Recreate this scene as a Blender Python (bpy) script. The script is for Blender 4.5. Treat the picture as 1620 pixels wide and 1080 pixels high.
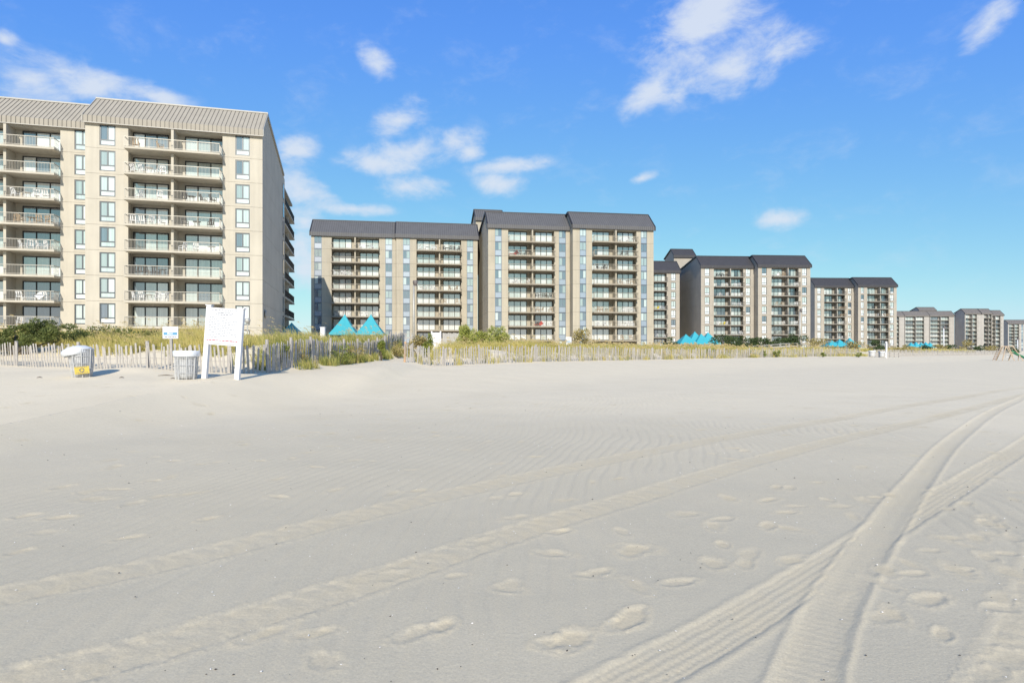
import bpy, math, random
import numpy as np
from mathutils import Vector, Matrix

R = math.radians
for o in list(bpy.data.objects):
    bpy.data.objects.remove(o)
SC = bpy.context.scene
COL = SC.collection

# ------------------------------------------------------------------ camera
EYE = 1.6
cam_d = bpy.data.cameras.new('camera')
cam_d.sensor_width = 36.0
cam_d.lens = 961 / 1620 * 36.0
cam_d.shift_y = 15 / 1620
cam_d.clip_start = 0.05
cam_d.clip_end = 20000
cam = bpy.data.objects.new('camera', cam_d)
cam.location = (0, 0, EYE)
cam.rotation_euler = (R(90), 0, 0)
COL.objects.link(cam)
SC.camera = cam

# ------------------------------------------------------------------ sun + sky
SUN_AZ, SUN_EL = R(1), R(29)          # sun stands behind the camera, almost in line with it
sun_vec = Vector((math.sin(SUN_AZ) * math.cos(SUN_EL), -math.cos(SUN_AZ) * math.cos(SUN_EL), math.sin(SUN_EL)))
sd = bpy.data.lights.new('sun', 'SUN')
sd.energy = 4.8
sd.angle = R(0.5)
sd.color = (1.0, 0.93, 0.81)
so = bpy.data.objects.new('sun', sd)
so.rotation_euler = (-sun_vec).to_track_quat('-Z', 'Y').to_euler()
so.location = (0, -50, 60)
COL.objects.link(so)

W = bpy.data.worlds.new('World')
SC.world = W
W.use_nodes = True
NT = W.node_tree
NT.nodes.clear()


def nd(t, kind, **kw):
    n = t.nodes.new(kind)
    for k, v in kw.items():
        setattr(n, k, v)
    return n


def build_world():
    t = NT
    L = t.links.new
    out = nd(t, 'ShaderNodeOutputWorld')
    bg = nd(t, 'ShaderNodeBackground')
    bg.inputs['Strength'].default_value = 0.14
    L(bg.outputs[0], out.inputs[0])
    sky = nd(t, 'ShaderNodeTexSky', sky_type='NISHITA')
    sky.sun_disc = False
    sky.sun_elevation = SUN_EL
    sky.sun_rotation = math.pi - SUN_AZ
    sky.altitude = 0
    sky.air_density = 1.25
    sky.dust_density = 0.15
    sky.ozone_density = 2.2
    # the photograph's colour rendering of a clear sky: deep blue overhead, pale cyan low down
    spl = nd(t, 'ShaderNodeSeparateColor')
    L(sky.outputs[0], spl.inputs[0])
    cmc = nd(t, 'ShaderNodeCombineColor')
    for i, (gain, pw) in enumerate(((0.47, 0.95), (0.97, 0.78), (1.36, 1.0))):
        p = nd(t, 'ShaderNodeMath', operation='POWER')
        L(spl.outputs[i], p.inputs[0])
        p.inputs[1].default_value = pw
        g = nd(t, 'ShaderNodeMath', operation='MULTIPLY')
        L(p.outputs[0], g.inputs[0])
        g.inputs[1].default_value = gain
        c = nd(t, 'ShaderNodeMath', operation='SMOOTH_MIN')
        L(g.outputs[0], c.inputs[0])
        c.inputs[1].default_value = 5.6
        c.inputs[2].default_value = 0.8
        L(c.outputs[0], cmc.inputs[i])
    tc = nd(t, 'ShaderNodeTexCoord')
    sep = nd(t, 'ShaderNodeSeparateXYZ')
    L(tc.outputs['Generated'], sep.inputs[0])

    def M(op, a, b=None, c=None):
        n = nd(t, 'ShaderNodeMath', operation=op)
        for i, v in enumerate((a, b, c)):
            if v is None:
                continue
            if isinstance(v, (int, float)):
                n.inputs[i].default_value = v
            else:
                L(v, n.inputs[i])
        return n.outputs[0]
    az = M('ARCTAN2', sep.outputs[0], sep.outputs[1])
    el = M('ARCSINE', sep.outputs[2])
    cmb = nd(t, 'ShaderNodeCombineXYZ')
    L(az, cmb.inputs[0])
    L(el, cmb.inputs[1])
    # noise in sky-dome angles, stretched sideways like wind-drawn cumulus
    n1 = nd(t, 'ShaderNodeTexNoise')
    n1.inputs['Scale'].default_value = 14
    n1.inputs['Detail'].default_value = 9
    n1.inputs['Roughness'].default_value = 0.62
    n1.inputs['Distortion'].default_value = 0.35
    mp = nd(t, 'ShaderNodeMapping')
    mp.inputs['Rotation'].default_value = (0, 0, R(-28))
    mp.inputs['Scale'].default_value = (0.75, 1.35, 1)
    L(cmb.outputs[0], mp.inputs[0])
    L(mp.outputs[0], n1.inputs['Vector'])
    clouds = [  # azimuth/elevation written as (tan az, tan el at centre line), radii, tilt
        (1105, 45, 92, 52, 30), (1165, 95, 80, 40, 12), (1225, 85, 62, 20, 8), (1035, 142, 58, 20, 35), (1130, 10, 90, 34, 5),
        (40, 122, 100, 36, -14), (150, 138, 110, 28, -8), (240, 152, 60, 16, -4), (596, 104, 30, 20, -40),
        (650, 240, 78, 26, 14), (592, 258, 52, 20, 0), (712, 226, 46, 18, 12), (742, 238, 22, 16, 0), (655, 297, 58, 17, 0),
        (788, 292, 40, 18, -8), (800, 263, 62, 12, 6), (475, 298, 60, 24, -18), (472, 238, 34, 20, 20),
        (1236, 347, 36, 15, 4), (1562, 42, 46, 20, 40), (478, 390, 34, 60, 0), (632, 190, 40, 30, 30), (1015, 282, 22, 8, 15),
        (482, 352, 30, 26, 0), (480, 425, 30, 34, 0), (1090, 95, 60, 50, 45), (6, 62, 22, 12, 0), (560, 330, 60, 10, 0)]
    best = None
    for (px, py, rx, ry, rot) in clouds:
        a = math.atan((px - 810) / 961)
        e = math.atan((555 - py) / 961 * math.cos(a))
        k = math.cos(a)
        m = nd(t, 'ShaderNodeMapping', vector_type='TEXTURE')
        m.inputs['Location'].default_value = (a, e, 0)
        m.inputs['Rotation'].default_value = (0, 0, R(rot))
        m.inputs['Scale'].default_value = (rx / 961 * k * k * 1.45, ry / 961 * k * 1.45, 1)
        L(cmb.outputs[0], m.inputs[0])
        ln = nd(t, 'ShaderNodeVectorMath', operation='LENGTH')
        L(m.outputs[0], ln.inputs[0])
        best = ln.outputs['Value'] if best is None else M('SMOOTH_MIN', best, ln.outputs['Value'], 0.25)
    # elsewhere on the dome: the same kind of scattered small cloud
    n2 = nd(t, 'ShaderNodeTexNoise')
    n2.inputs['Scale'].default_value = 2.6
    n2.inputs['Detail'].default_value = 3
    L(cmb.outputs[0], n2.inputs['Vector'])
    away = M('MULTIPLY', M('SUBTRACT', M('ABSOLUTE', az), 0.85), 6.0)
    n = nd(t, 'ShaderNodeClamp')
    L(away, n.inputs[0])
    gen = M('MULTIPLY', M('SUBTRACT', n2.outputs[0], 0.40), n.outputs[0])
    body = M('ADD', M('SUBTRACT', 1.0, best), 0.0)
    body = M('MAXIMUM', body, M('MULTIPLY', gen, 1.4))
    n3 = nd(t, 'ShaderNodeTexNoise')
    n3.inputs['Scale'].default_value = 60
    n3.inputs['Detail'].default_value = 6
    n3.inputs['Roughness'].default_value = 0.6
    L(mp.outputs[0], n3.inputs['Vector'])
    fin = M('MULTIPLY', M('SUBTRACT', n3.outputs[0], 0.5), 0.5)
    den = M('ADD', M('ADD', M('MULTIPLY', body, 0.92), M('MULTIPLY', M('SUBTRACT', n1.outputs[0], 0.49), 2.15)), fin)
    gate = nd(t, 'ShaderNodeMapRange', interpolation_type='SMOOTHSTEP')
    gate.inputs['From Min'].default_value = -0.25
    gate.inputs['From Max'].default_value = 0.35
    L(body, gate.inputs['Value'])
    mr = nd(t, 'ShaderNodeMapRange', interpolation_type='SMOOTHSTEP')
    mr.inputs['From Min'].default_value = 0.0
    mr.inputs['From Max'].default_value = 1.05
    mr.inputs['To Max'].default_value = 0.86
    L(den, mr.inputs['Value'])
    cov = M('MULTIPLY', mr.outputs[0], gate.outputs[0])
    mix = nd(t, 'ShaderNodeMix', data_type='RGBA')
    L(cov, mix.inputs[0])
    L(cmc.outputs[0], mix.inputs[6])
    mix.inputs[7].default_value = (4.6, 5.0, 5.6, 1)
    L(mix.outputs[2], bg.inputs['Color'])


build_world()
W.cycles.sampling_method = 'MANUAL'
W.cycles.sample_map_resolution = 512

SC.view_settings.view_transform = 'Standard'
SC.view_settings.look = 'None'
SC.view_settings.gamma = 1
SC.view_settings.use_curve_mapping = False
SC.view_settings.exposure = 0.2
SC.render.engine = 'CYCLES'
SC.cycles.max_bounces = 6

# ------------------------------------------------------------------ helpers
class MB:
    """collects shapes, build() links them as one mesh object"""
    def __init__(s):
        s.v, s.f, s.m = [], [], []
        s.mi = 0

    def add(s, vs, fs):
        b = len(s.v)
        s.v.extend(vs)
        for f in fs:
            s.f.append(tuple(b + i for i in f))
            s.m.append(s.mi)
        return s

    def box(s, x0, x1, y0, y1, z0, z1):
        return s.add([(x0, y0, z0), (x1, y0, z0), (x1, y1, z0), (x0, y1, z0), (x0, y0, z1), (x1, y0, z1), (x1, y1, z1), (x0, y1, z1)],
                     [(0, 3, 2, 1), (4, 5, 6, 7), (0, 1, 5, 4), (1, 2, 6, 5), (2, 3, 7, 6), (3, 0, 4, 7)])

    def prism(s, poly, x0, x1):
        """polygon in (y, z), given counter-clockwise seen from +x, extruded along x"""
        n = len(poly)
        vs = [(x0, p[0], p[1]) for p in poly] + [(x1, p[0], p[1]) for p in poly]
        fs = [tuple(range(n - 1, -1, -1)), tuple(range(n, 2 * n))]
        for i in range(n):
            j = (i + 1) % n
            fs.append((i, j, n + j, n + i))
        return s.add(vs, fs)

    def bar(s, a, b, w, h=None, up=(0, 0, 1)):
        """square bar from a to b"""
        h = h or w
        a, b = Vector(a), Vector(b)
        d = (b - a).normalized()
        u = Vector(up)
        if abs(d.dot(u)) > 0.98:
            u = Vector((0, 1, 0))
        x = d.cross(u).normalized() * (w / 2)
        y = x.cross(d).normalized() * (h / 2)
        vs = []
        for p in (a, b):
            vs += [tuple(p - x - y), tuple(p + x - y), tuple(p + x + y), tuple(p - x + y)]
        return s.add(vs, [(0, 1, 2, 3), (7, 6, 5, 4), (0, 4, 5, 1), (1, 5, 6, 2), (2, 6, 7, 3), (3, 7, 4, 0)])

    def tube(s, pts, rad, n=8, cap=True):
        pts = [Vector(p) for p in pts]
        if isinstance(rad, (int, float)):
            rad = [rad] * len(pts)
        base = len(s.v)
        for i, p in enumerate(pts):
            d = (pts[min(i + 1, len(pts) - 1)] - pts[max(i - 1, 0)]).normalized()
            u = Vector((0, 0, 1)) if abs(d.z) < 0.9 else Vector((1, 0, 0))
            x = d.cross(u).normalized()
            y = x.cross(d).normalized()
            for k in range(n):
                a = 2 * math.pi * k / n
                s.v.append(tuple(p + x * math.cos(a) * rad[i] + y * math.sin(a) * rad[i]))
        for i in range(len(pts) - 1):
            for k in range(n):
                a, b = base + i * n + k, base + i * n + (k + 1) % n
                s.f.append((a, b, b + n, a + n))
                s.m.append(s.mi)
        if cap:
            s.f.append(tuple(base + k for k in range(n - 1, -1, -1)))
            s.m.append(s.mi)
            e = base + (len(pts) - 1) * n
            s.f.append(tuple(e + k for k in range(n)))
            s.m.append(s.mi)
        return s

    def lathe(s, prof, n=20, cx=0, cy=0):
        base = len(s.v)
        for (r, z) in prof:
            for k in range(n):
                a = 2 * math.pi * k / n
                s.v.append((cx + r * math.cos(a), cy + r * math.sin(a), z))
        for i in range(len(prof) - 1):
            for k in range(n):
                a, b = base + i * n + k, base + i * n + (k + 1) % n
                s.f.append((a, b, b + n, a + n))
                s.m.append(s.mi)
        return s

    def mesh(s, name, mats, smooth=False):
        me = bpy.data.meshes.new(name)
        me.from_pydata(s.v, [], s.f)
        for m in (mats if isinstance(mats, (list, tuple)) else [mats]):
            me.materials.append(MAT[m])
        if s.mi:
            me.polygons.foreach_set('material_index', s.m)
        if smooth:
            me.polygons.foreach_set('use_smooth', [True] * len(me.polygons))
        return me

    def build(s, name, mats, parent=None, loc=(0, 0, 0), smooth=False):
        return OB(name, s.mesh(name, mats, smooth), parent, loc)


def OB(name, me, parent=None, loc=(0, 0, 0), rz=0.0):
    o = bpy.data.objects.new(name, me)
    o.location = loc
    if rz:
        o.rotation_euler.z = rz
    o.parent = parent
    COL.objects.link(o)
    return o


def tag(o, label=None, cat=None, group=None, kind=None):
    if label:
        o['label'] = label
    if cat:
        o['category'] = cat
    if group:
        o['group'] = group
    if kind:
        o['kind'] = kind
    return o


def thing(name, label, cat, loc=(0, 0, 0), rz=0.0, group=None):
    return tag(OB(name, None, None, loc, rz), label, cat, group)


def np_mesh(name, verts, tris, mats, attr=None, smooth=False):
    """verts (n,3), tris (m,3) numpy; attr = (name, per-vertex float array)"""
    me = bpy.data.meshes.new(name)
    me.vertices.add(len(verts))
    me.vertices.foreach_set('co', np.ascontiguousarray(verts, np.float32).ravel())
    k = tris.shape[1]
    me.loops.add(tris.size)
    me.loops.foreach_set('vertex_index', np.ascontiguousarray(tris, np.int32).ravel())
    me.polygons.add(len(tris))
    me.polygons.foreach_set('loop_start', np.arange(0, tris.size, k, dtype=np.int32))
    me.polygons.foreach_set('loop_total', np.full(len(tris), k, np.int32))
    if smooth:
        me.polygons.foreach_set('use_smooth', np.ones(len(tris), bool))
    for m in (mats if isinstance(mats, (list, tuple)) else [mats]):
        me.materials.append(MAT[m])
    if attr is not None:
        for an, av in ([attr] if isinstance(attr, tuple) else attr):
            a = me.attributes.new(an, 'FLOAT', 'POINT')
            a.data.foreach_set('value', np.ascontiguousarray(av, np.float32))
    me.update(calc_edges=True)
    return me


# ------------------------------------------------------------------ noise (value-gradient, vectorised)
_rs = np.random.RandomState(7)
_perm = np.tile(_rs.permutation(512), 3)
_ga = _rs.rand(512) * 2 * np.pi
_gx, _gy = np.cos(_ga), np.sin(_ga)


def perlin(x, y):
    x = np.asarray(x, float)
    y = np.asarray(y, float)
    xi = np.floor(x).astype(int)
    yi = np.floor(y).astype(int)
    xf, yf = x - xi, y - yi
    xi &= 511
    yi &= 511
    u = xf * xf * xf * (xf * (xf * 6 - 15) + 10)
    v = yf * yf * yf * (yf * (yf * 6 - 15) + 10)

    def g(ix, iy, dx, dy):
        h = _perm[_perm[ix & 511] + (iy & 511)] & 511
        return _gx[h] * dx + _gy[h] * dy
    a = g(xi, yi, xf, yf)
    b = g(xi + 1, yi, xf - 1, yf)
    c = g(xi, yi + 1, xf, yf - 1)
    d = g(xi + 1, yi + 1, xf - 1, yf - 1)
    return (a + u * (b - a)) * (1 - v) + (c + u * (d - c)) * v


def sstep(x, a, b):
    t = np.clip((x - a) / (b - a), 0, 1)
    return t * t * (3 - 2 * t)


# ------------------------------------------------------------------ ground heights
TOE_X = np.array([-120, -21, -15, -10.3, -8.9, -7.6, -6.3, -1.75, 9, 20, 36, 47, 60, 117, 400, 1500], float)
TOE_Y = np.array([33, 25, 22.8, 21.2, 21.9, 28.5, 35.5, 41, 55, 67, 81.5, 91.5, 102.5, 152, 430, 1500], float)
TOE_Z = np.array([1.05, 1.05, 0.95, 0.86, 0.86, 0.8, 0.66, 0.8, 0.78, 0.76, 0.8, 0.8, 0.75, 0.6, 0.6, 0.6], float)


def toe_q(x, y):
    return (y - np.interp(x, TOE_X, TOE_Y)) * np.where(np.asarray(x) < -9, 0.97, 0.76)


def ground(x, y):
    x = np.asarray(x, float)
    y = np.asarray(y, float)
    q = toe_q(x, y)
    zt = np.interp(x, TOE_X, TOE_Z)
    far = sstep(x, -8, 30)
    z = zt * (sstep(q, -15, 0.3) * 0.93 + 0.07 * sstep(q, -1, 1))
    z = z + (0.95 - 0.18 * far) * sstep(q, 0.2, 5.5) * (1 + 0.35 * perlin(x * 0.23 + 9, y * 0.23))
    z = z + 0.30 * sstep(q, 8, 25)
    # trodden path to the dune crossing, between the two fences
    cx = -7.55 + 0.02 * (y - 22)
    pm = sstep(np.abs(x - cx), 2.4, 1.2) * sstep(y, 19, 30) * sstep(y, 75, 56)
    zp = 0.80 + 0.011 * (y - 22)
    z = z * (1 - pm) + zp * pm
    # soft swells and drifted hummocks along the dune foot
    drift = sstep(q, -6, -0.5) * sstep(q, 3, 0.5)
    z = z + drift * 0.06 * perlin(x * 0.45 + 3, y * 0.45 + 1)
    z = z + 0.17 * np.exp(-((x + 13.3) / 1.2) ** 2 - ((y - 21.3) / 0.9) ** 2)
    z = z + 0.045 * perlin(x * 0.16, y * 0.16) * sstep(np.hypot(x, y), 2, 9)
    z = z + 0.010 * perlin(x * 0.9, y * 0.9)
    return z


def gz(x, y):
    return float(ground(np.array([x]), np.array([y]))[0])


def at(px, D):
    return (px - 810) / 961 * D


# ------------------------------------------------------------------ materials
MAT = {}


def newmat(name):
    m = bpy.data.materials.new(name)
    m.use_nodes = True
    MAT[name] = m
    t = m.node_tree
    return m, t, t.nodes['Principled BSDF']


def mat(name, col, rough=0.7, metal=0.0, var=0.10, scale=3.0, bump=0.0, bscale=30.0, spec=0.5, stretch=(1, 1, 1)):
    """principled with noise in colour and, if asked, a fine bump"""
    m, t, b = newmat(name)
    L = t.links.new
    b.inputs['Roughness'].default_value = rough
    b.inputs['Metallic'].default_value = metal
    b.inputs['Specular IOR Level'].default_value = spec
    tc = nd(t, 'ShaderNodeTexCoord')
    mp = nd(t, 'ShaderNodeMapping')
    mp.inputs['Scale'].default_value = stretch
    geo = nd(t, 'ShaderNodeNewGeometry')
    L(geo.outputs['Position'], mp.inputs[0])
    n = nd(t, 'ShaderNodeTexNoise')
    n.inputs['Scale'].default_value = scale
    n.inputs['Detail'].default_value = 6
    n.inputs['Roughness'].default_value = 0.6
    L(mp.outputs[0], n.inputs['Vector'])
    rp = nd(t, 'ShaderNodeValToRGB')
    rp.color_ramp.elements[0].position = 0.3
    rp.color_ramp.elements[1].position = 0.7
    rp.color_ramp.elements[0].color = tuple(c * (1 - var) for c in col) + (1,)
    rp.color_ramp.elements[1].color = tuple(min(1, c * (1 + var)) for c in col) + (1,)
    L(n.outputs[0], rp.inputs[0])
    L(rp.outputs[0], b.inputs['Base Color'])
    if bump:
        n2 = nd(t, 'ShaderNodeTexNoise')
        n2.inputs['Scale'].default_value = bscale
        n2.inputs['Detail'].default_value = 4
        L(mp.outputs[0], n2.inputs['Vector'])
        bp = nd(t, 'ShaderNodeBump')
        bp.inputs['Strength'].default_value = bump
        bp.inputs['Distance'].default_value = 0.01
        L(n2.outputs[0], bp.inputs['Height'])
        L(bp.outputs[0], b.inputs['Normal'])
    return m


def glassmat(name, col, var=0.2, rough=0.04, fold=14.0):
    """window pane with what hangs behind it: folded curtain or dark room under a glossy coat"""
    m, t, b = newmat(name)
    L = t.links.new
    b.inputs['Roughness'].default_value = 0.6
    b.inputs['Coat Weight'].default_value = 1.0
    b.inputs['Coat Roughness'].default_value = rough
    b.inputs['Coat IOR'].default_value = 3.1
    geo = nd(t, 'ShaderNodeNewGeometry')
    mp = nd(t, 'ShaderNodeMapping')
    mp.inputs['Scale'].default_value = (fold, 1.0, 0.12)
    L(geo.outputs['Position'], mp.inputs[0])
    n = nd(t, 'ShaderNodeTexNoise')
    n.inputs['Scale'].default_value = 1.0
    n.inputs['Detail'].default_value = 3
    L(mp.outputs[0], n.inputs['Vector'])
    rp = nd(t, 'ShaderNodeValToRGB')
    rp.color_ramp.elements[0].position = 0.35
    rp.color_ramp.elements[1].position = 0.65
    rp.color_ramp.elements[0].color = tuple(c * (1 - var) for c in col) + (1,)
    rp.color_ramp.elements[1].color = tuple(min(1, c * (1 + var)) for c in col) + (1,)
    L(n.outputs[0], rp.inputs[0])
    L(rp.outputs[0], b.inputs['Base Color'])
    # old glazing is never quite flat
    n2 = nd(t, 'ShaderNodeTexNoise')
    n2.inputs['Scale'].default_value = 1.3
    L(geo.outputs['Position'], n2.inputs['Vector'])
    bp = nd(t, 'ShaderNodeBump')
    bp.inputs['Strength'].default_value = 0.05
    bp.inputs['Distance'].default_value = 0.05
    L(n2.outputs[0], bp.inputs['Height'])
    L(bp.outputs[0], b.inputs['Coat Normal'])
    return m


def stucco(name, col, rough=0.85):
    """rendered concrete: faint blotches, rain streaks, fine tooth"""
    m, t, b = newmat(name)
    L = t.links.new
    b.inputs['Roughness'].default_value = rough
    b.inputs['Specular IOR Level'].default_value = 0.25
    geo = nd(t, 'ShaderNodeNewGeometry')
    n1 = nd(t, 'ShaderNodeTexNoise')
    n1.inputs['Scale'].default_value = 0.35
    n1.inputs['Detail'].default_value = 5
    L(geo.outputs['Position'], n1.inputs['Vector'])
    mp = nd(t, 'ShaderNodeMapping')
    mp.inputs['Scale'].default_value = (2.2, 2.2, 0.12)
    L(geo.outputs['Position'], mp.inputs[0])
    n2 = nd(t, 'ShaderNodeTexNoise')
    n2.inputs['Scale'].default_value = 1.0
    n2.inputs['Detail'].default_value = 6
    L(mp.outputs[0], n2.inputs['Vector'])
    ad = nd(t, 'ShaderNodeMath', operation='ADD')
    L(n1.outputs[0], ad.inputs[0])
    L(n2.outputs[0], ad.inputs[1])
    rp = nd(t, 'ShaderNodeValToRGB')
    rp.color_ramp.elements[0].position = 0.3
    rp.color_ramp.elements[1].position = 0.62
    ad2 = nd(t, 'ShaderNodeMath', operation='MULTIPLY')
    L(ad.outputs[0], ad2.inputs[0])
    ad2.inputs[1].default_value = 0.5
    rp.color_ramp.elements[0].color = tuple(c * 0.86 for c in col) + (1,)
    rp.color_ramp.elements[1].color = tuple(min(1, c * 1.05) for c in col) + (1,)
    L(ad2.outputs[0], rp.inputs[0])
    L(rp.outputs[0], b.inputs['Base Color'])
    n3 = nd(t, 'ShaderNodeTexNoise')
    n3.inputs['Scale'].default_value = 18
    n3.inputs['Detail'].default_value = 4
    L(geo.outputs['Position'], n3.inputs['Vector'])
    bp = nd(t, 'ShaderNodeBump')
    bp.inputs['Strength'].default_value = 0.25
    bp.inputs['Distance'].default_value = 0.01
    L(n3.outputs[0], bp.inputs['Height'])
    L(bp.outputs[0], b.inputs['Normal'])


def leafmat(name, lo, hi, rough=0.55, trans=0.25):
    """colour runs from lo to hi with the per-leaf attribute 'tint'"""
    m, t, b = newmat(name)
    L = t.links.new
    at_ = nd(t, 'ShaderNodeAttribute', attribute_name='tint')
    mx = nd(t, 'ShaderNodeMix', data_type='RGBA')
    mx.inputs[6].default_value = lo + (1,)
    mx.inputs[7].default_value = hi + (1,)
    L(at_.outputs['Fac'], mx.inputs[0])
    L(mx.outputs[2], b.inputs['Base Color'])
    b.inputs['Roughness'].default_value = rough
    b.inputs['Specular IOR Level'].default_value = 0.3
    tr = nd(t, 'ShaderNodeBsdfTranslucent')
    L(mx.outputs[2], tr.inputs['Color'])
    ms = nd(t, 'ShaderNodeMixShader')
    ms.inputs[0].default_value = trans
    L(b.outputs[0], ms.inputs[1])
    L(tr.outputs[0], ms.inputs[2])
    L(ms.outputs[0], t.nodes['Material Output'].inputs['Surface'])


def sandmat():
    m, t, b = newmat('sand')
    L = t.links.new
    b.inputs['Roughness'].default_value = 0.95
    b.inputs['Specular IOR Level'].default_value = 0.15
    geo = nd(t, 'ShaderNodeNewGeometry')
    at_ = nd(t, 'ShaderNodeAttribute', attribute_name='dry')
    n1 = nd(t, 'ShaderNodeTexNoise')
    n1.inputs['Scale'].default_value = 0.55
    n1.inputs['Detail'].default_value = 7
    n1.inputs['Roughness'].default_value = 0.65
    L(geo.outputs['Position'], n1.inputs['Vector'])
    ad = nd(t, 'ShaderNodeMath', operation='MULTIPLY_ADD')
    L(n1.outputs[0], ad.inputs[0])
    ad.inputs[1].default_value = 0.45
    ad.inputs[2].default_value = -0.225
    ad2 = nd(t, 'ShaderNodeMath', operation='ADD', use_clamp=True)
    L(ad.outputs[0], ad2.inputs[0])
    L(at_.outputs['Fac'], ad2.inputs[1])
    mx = nd(t, 'ShaderNodeMix', data_type='RGBA')
    mx.inputs[6].default_value = (0.515, 0.455, 0.34, 1)
    mx.inputs[7].default_value = (0.76, 0.66, 0.49, 1)
    L(ad2.outputs[0], mx.inputs[0])
    lo_ = nd(t, 'ShaderNodeAttribute', attribute_name='loose_sunlit')
    mx0 = mx
    mx = nd(t, 'ShaderNodeMix', data_type='RGBA')
    L(mx0.outputs[2], mx.inputs[6])
    mx.inputs[7].default_value = (0.60, 0.505, 0.345, 1)  # tan of broken-up sand, with the warmth of sun-facing facets painted in
    L(lo_.outputs['Fac'], mx.inputs[0])
    # single grains: quartz light, heavy minerals dark
    n2 = nd(t, 'ShaderNodeTexNoise')
    n2.inputs['Scale'].default_value = 75
    n2.inputs['Detail'].default_value = 9
    n2.inputs['Roughness'].default_value = 0.8
    L(geo.outputs['Position'], n2.inputs['Vector'])
    rp = nd(t, 'ShaderNodeValToRGB')
    rp.color_ramp.elements[0].position = 0.30
    rp.color_ramp.elements[1].position = 0.72
    rp.color_ramp.elements[0].color = (0.80, 0.80, 0.80, 1)
    rp.color_ramp.elements[1].color = (1.16, 1.16, 1.15, 1)
    L(n2.outputs[0], rp.inputs[0])
    ml = nd(t, 'ShaderNodeMix', data_type='RGBA', blend_type='MULTIPLY')
    ml.inputs[0].default_value = 1.0
    L(mx.outputs[2], ml.inputs[6])
    L(rp.outputs[0], ml.inputs[7])
    L(ml.outputs[2], b.inputs['Base Color'])
    n3 = nd(t, 'ShaderNodeTexNoise')
    n3.inputs['Scale'].default_value = 38
    n3.inputs['Detail'].default_value = 8
    n3.inputs['Roughness'].default_value = 0.7
    L(geo.outputs['Position'], n3.inputs['Vector'])
    bp = nd(t, 'ShaderNodeBump')
    bp.inputs['Strength'].default_value = 0.4
    bp.inputs['Distance'].default_value = 0.010
    L(n3.outputs[0], bp.inputs['Height'])
    L(bp.outputs[0], b.inputs['Normal'])


sandmat()
stucco('cream_wall', (0.475, 0.435, 0.36))
stucco('tan_wall', (0.40, 0.36, 0.285))
stucco('grey_tan_wall', (0.365, 0.33, 0.28))
stucco('far_wall', (0.37, 0.35, 0.325))
stucco('slab_cream', (0.47, 0.43, 0.355))
stucco('slab_tan', (0.30, 0.265, 0.21))
stucco('slab_grey', (0.27, 0.25, 0.215))
mat('roof_beige', (0.335, 0.305, 0.255), 0.75, 0.0, 0.06, 0.8, spec=0.2)
mat('roof_grey', (0.105, 0.104, 0.108), 0.7, 0.0, 0.08, 0.8)
mat('roof_slate', (0.050, 0.049, 0.055), 0.7, 0.0, 0.10, 0.8)
mat('roof_brown', (0.18, 0.163, 0.148), 0.6, 0.0, 0.10, 0.8)
mat('seam_beige', (0.085, 0.078, 0.068), 0.5, 0.1, 0.06)
mat('seam_grey', (0.040, 0.038, 0.042), 0.5, 0.1, 0.06)
mat('seam_slate', (0.020, 0.020, 0.023), 0.5, 0.1, 0.06)
mat('trim_light', (0.36, 0.34, 0.30), 0.5)
mat('trim_dark', (0.026, 0.025, 0.028), 0.5)
mat('rail_cream', (0.40, 0.37, 0.315), 0.45, 0.2, 0.05)
mat('rail_tan', (0.30, 0.26, 0.20), 0.5, 0.1, 0.05)
mat('rail_dark', (0.045, 0.042, 0.04), 0.45, 0.2, 0.05)
mat('frame_dark', (0.022, 0.024, 0.027), 0.4, 0.3, 0.1)
mat('frame_grey', (0.075, 0.085, 0.095), 0.4, 0.3, 0.1)
mat('frame_blue', (0.14, 0.17, 0.21), 0.4, 0.2, 0.1)
glassmat('pane_white', (0.68, 0.70, 0.68), 0.10)
glassmat('pane_pale', (0.46, 0.52, 0.49), 0.15)
glassmat('pane_teal', (0.27, 0.33, 0.31), 0.18)
glassmat('pane_blue', (0.07, 0.10, 0.13), 0.3)
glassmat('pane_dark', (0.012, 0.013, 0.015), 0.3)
glassmat('spandrel_blue', (0.19, 0.235, 0.30), 0.06, 0.25)
glassmat('spandrel_white', (0.66, 0.68, 0.70), 0.05, 0.15)
mat('white_plastic', (0.75, 0.75, 0.74), 0.45)
mat('dark_plastic', (0.035, 0.035, 0.04), 0.5)
mat('tan_wicker', (0.36, 0.26, 0.16), 0.7)
mat('yellow_fabric', (0.60, 0.48, 0.03), 0.8)
mat('red_fabric', (0.45, 0.05, 0.04), 0.8)
mat('lime_fabric', (0.42, 0.60, 0.12), 0.8)
mat('blue_fabric', (0.05, 0.07, 0.35), 0.8)
mat('weathered_slat', (0.41, 0.38, 0.345), 0.85, 0, 0.28, 9, 0.5, 60, 0.2, (6, 6, 0.7))
mat('weathered_post', (0.36, 0.335, 0.31), 0.85, 0, 0.30, 7, 0.5, 50, 0.2, (6, 6, 0.7))
mat('new_post', (0.50, 0.31, 0.17), 0.8, 0, 0.2, 7, 0.4, 50, 0.2, (6, 6, 0.7))
mat('deck_wood', (0.38, 0.36, 0.33), 0.85, 0, 0.22, 5, 0.3, 40, 0.2, (3, 3, 0.7))
mat('play_wood', (0.45, 0.35, 0.25), 0.8, 0, 0.2, 5)
mat('slide_green', (0.03, 0.20, 0.10), 0.35)
mat('swing_red', (0.35, 0.08, 0.05), 0.6)
mat('wire', (0.25, 0.25, 0.25), 0.5, 0.6)
mat('white_paint', (0.66, 0.66, 0.68), 0.5, 0, 0.05, 6)
mat('print_grey', (0.15, 0.16, 0.20), 0.7)
mat('print_dark', (0.12, 0.13, 0.16), 0.7)
mat('print_red', (0.42, 0.12, 0.15), 0.7)
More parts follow.
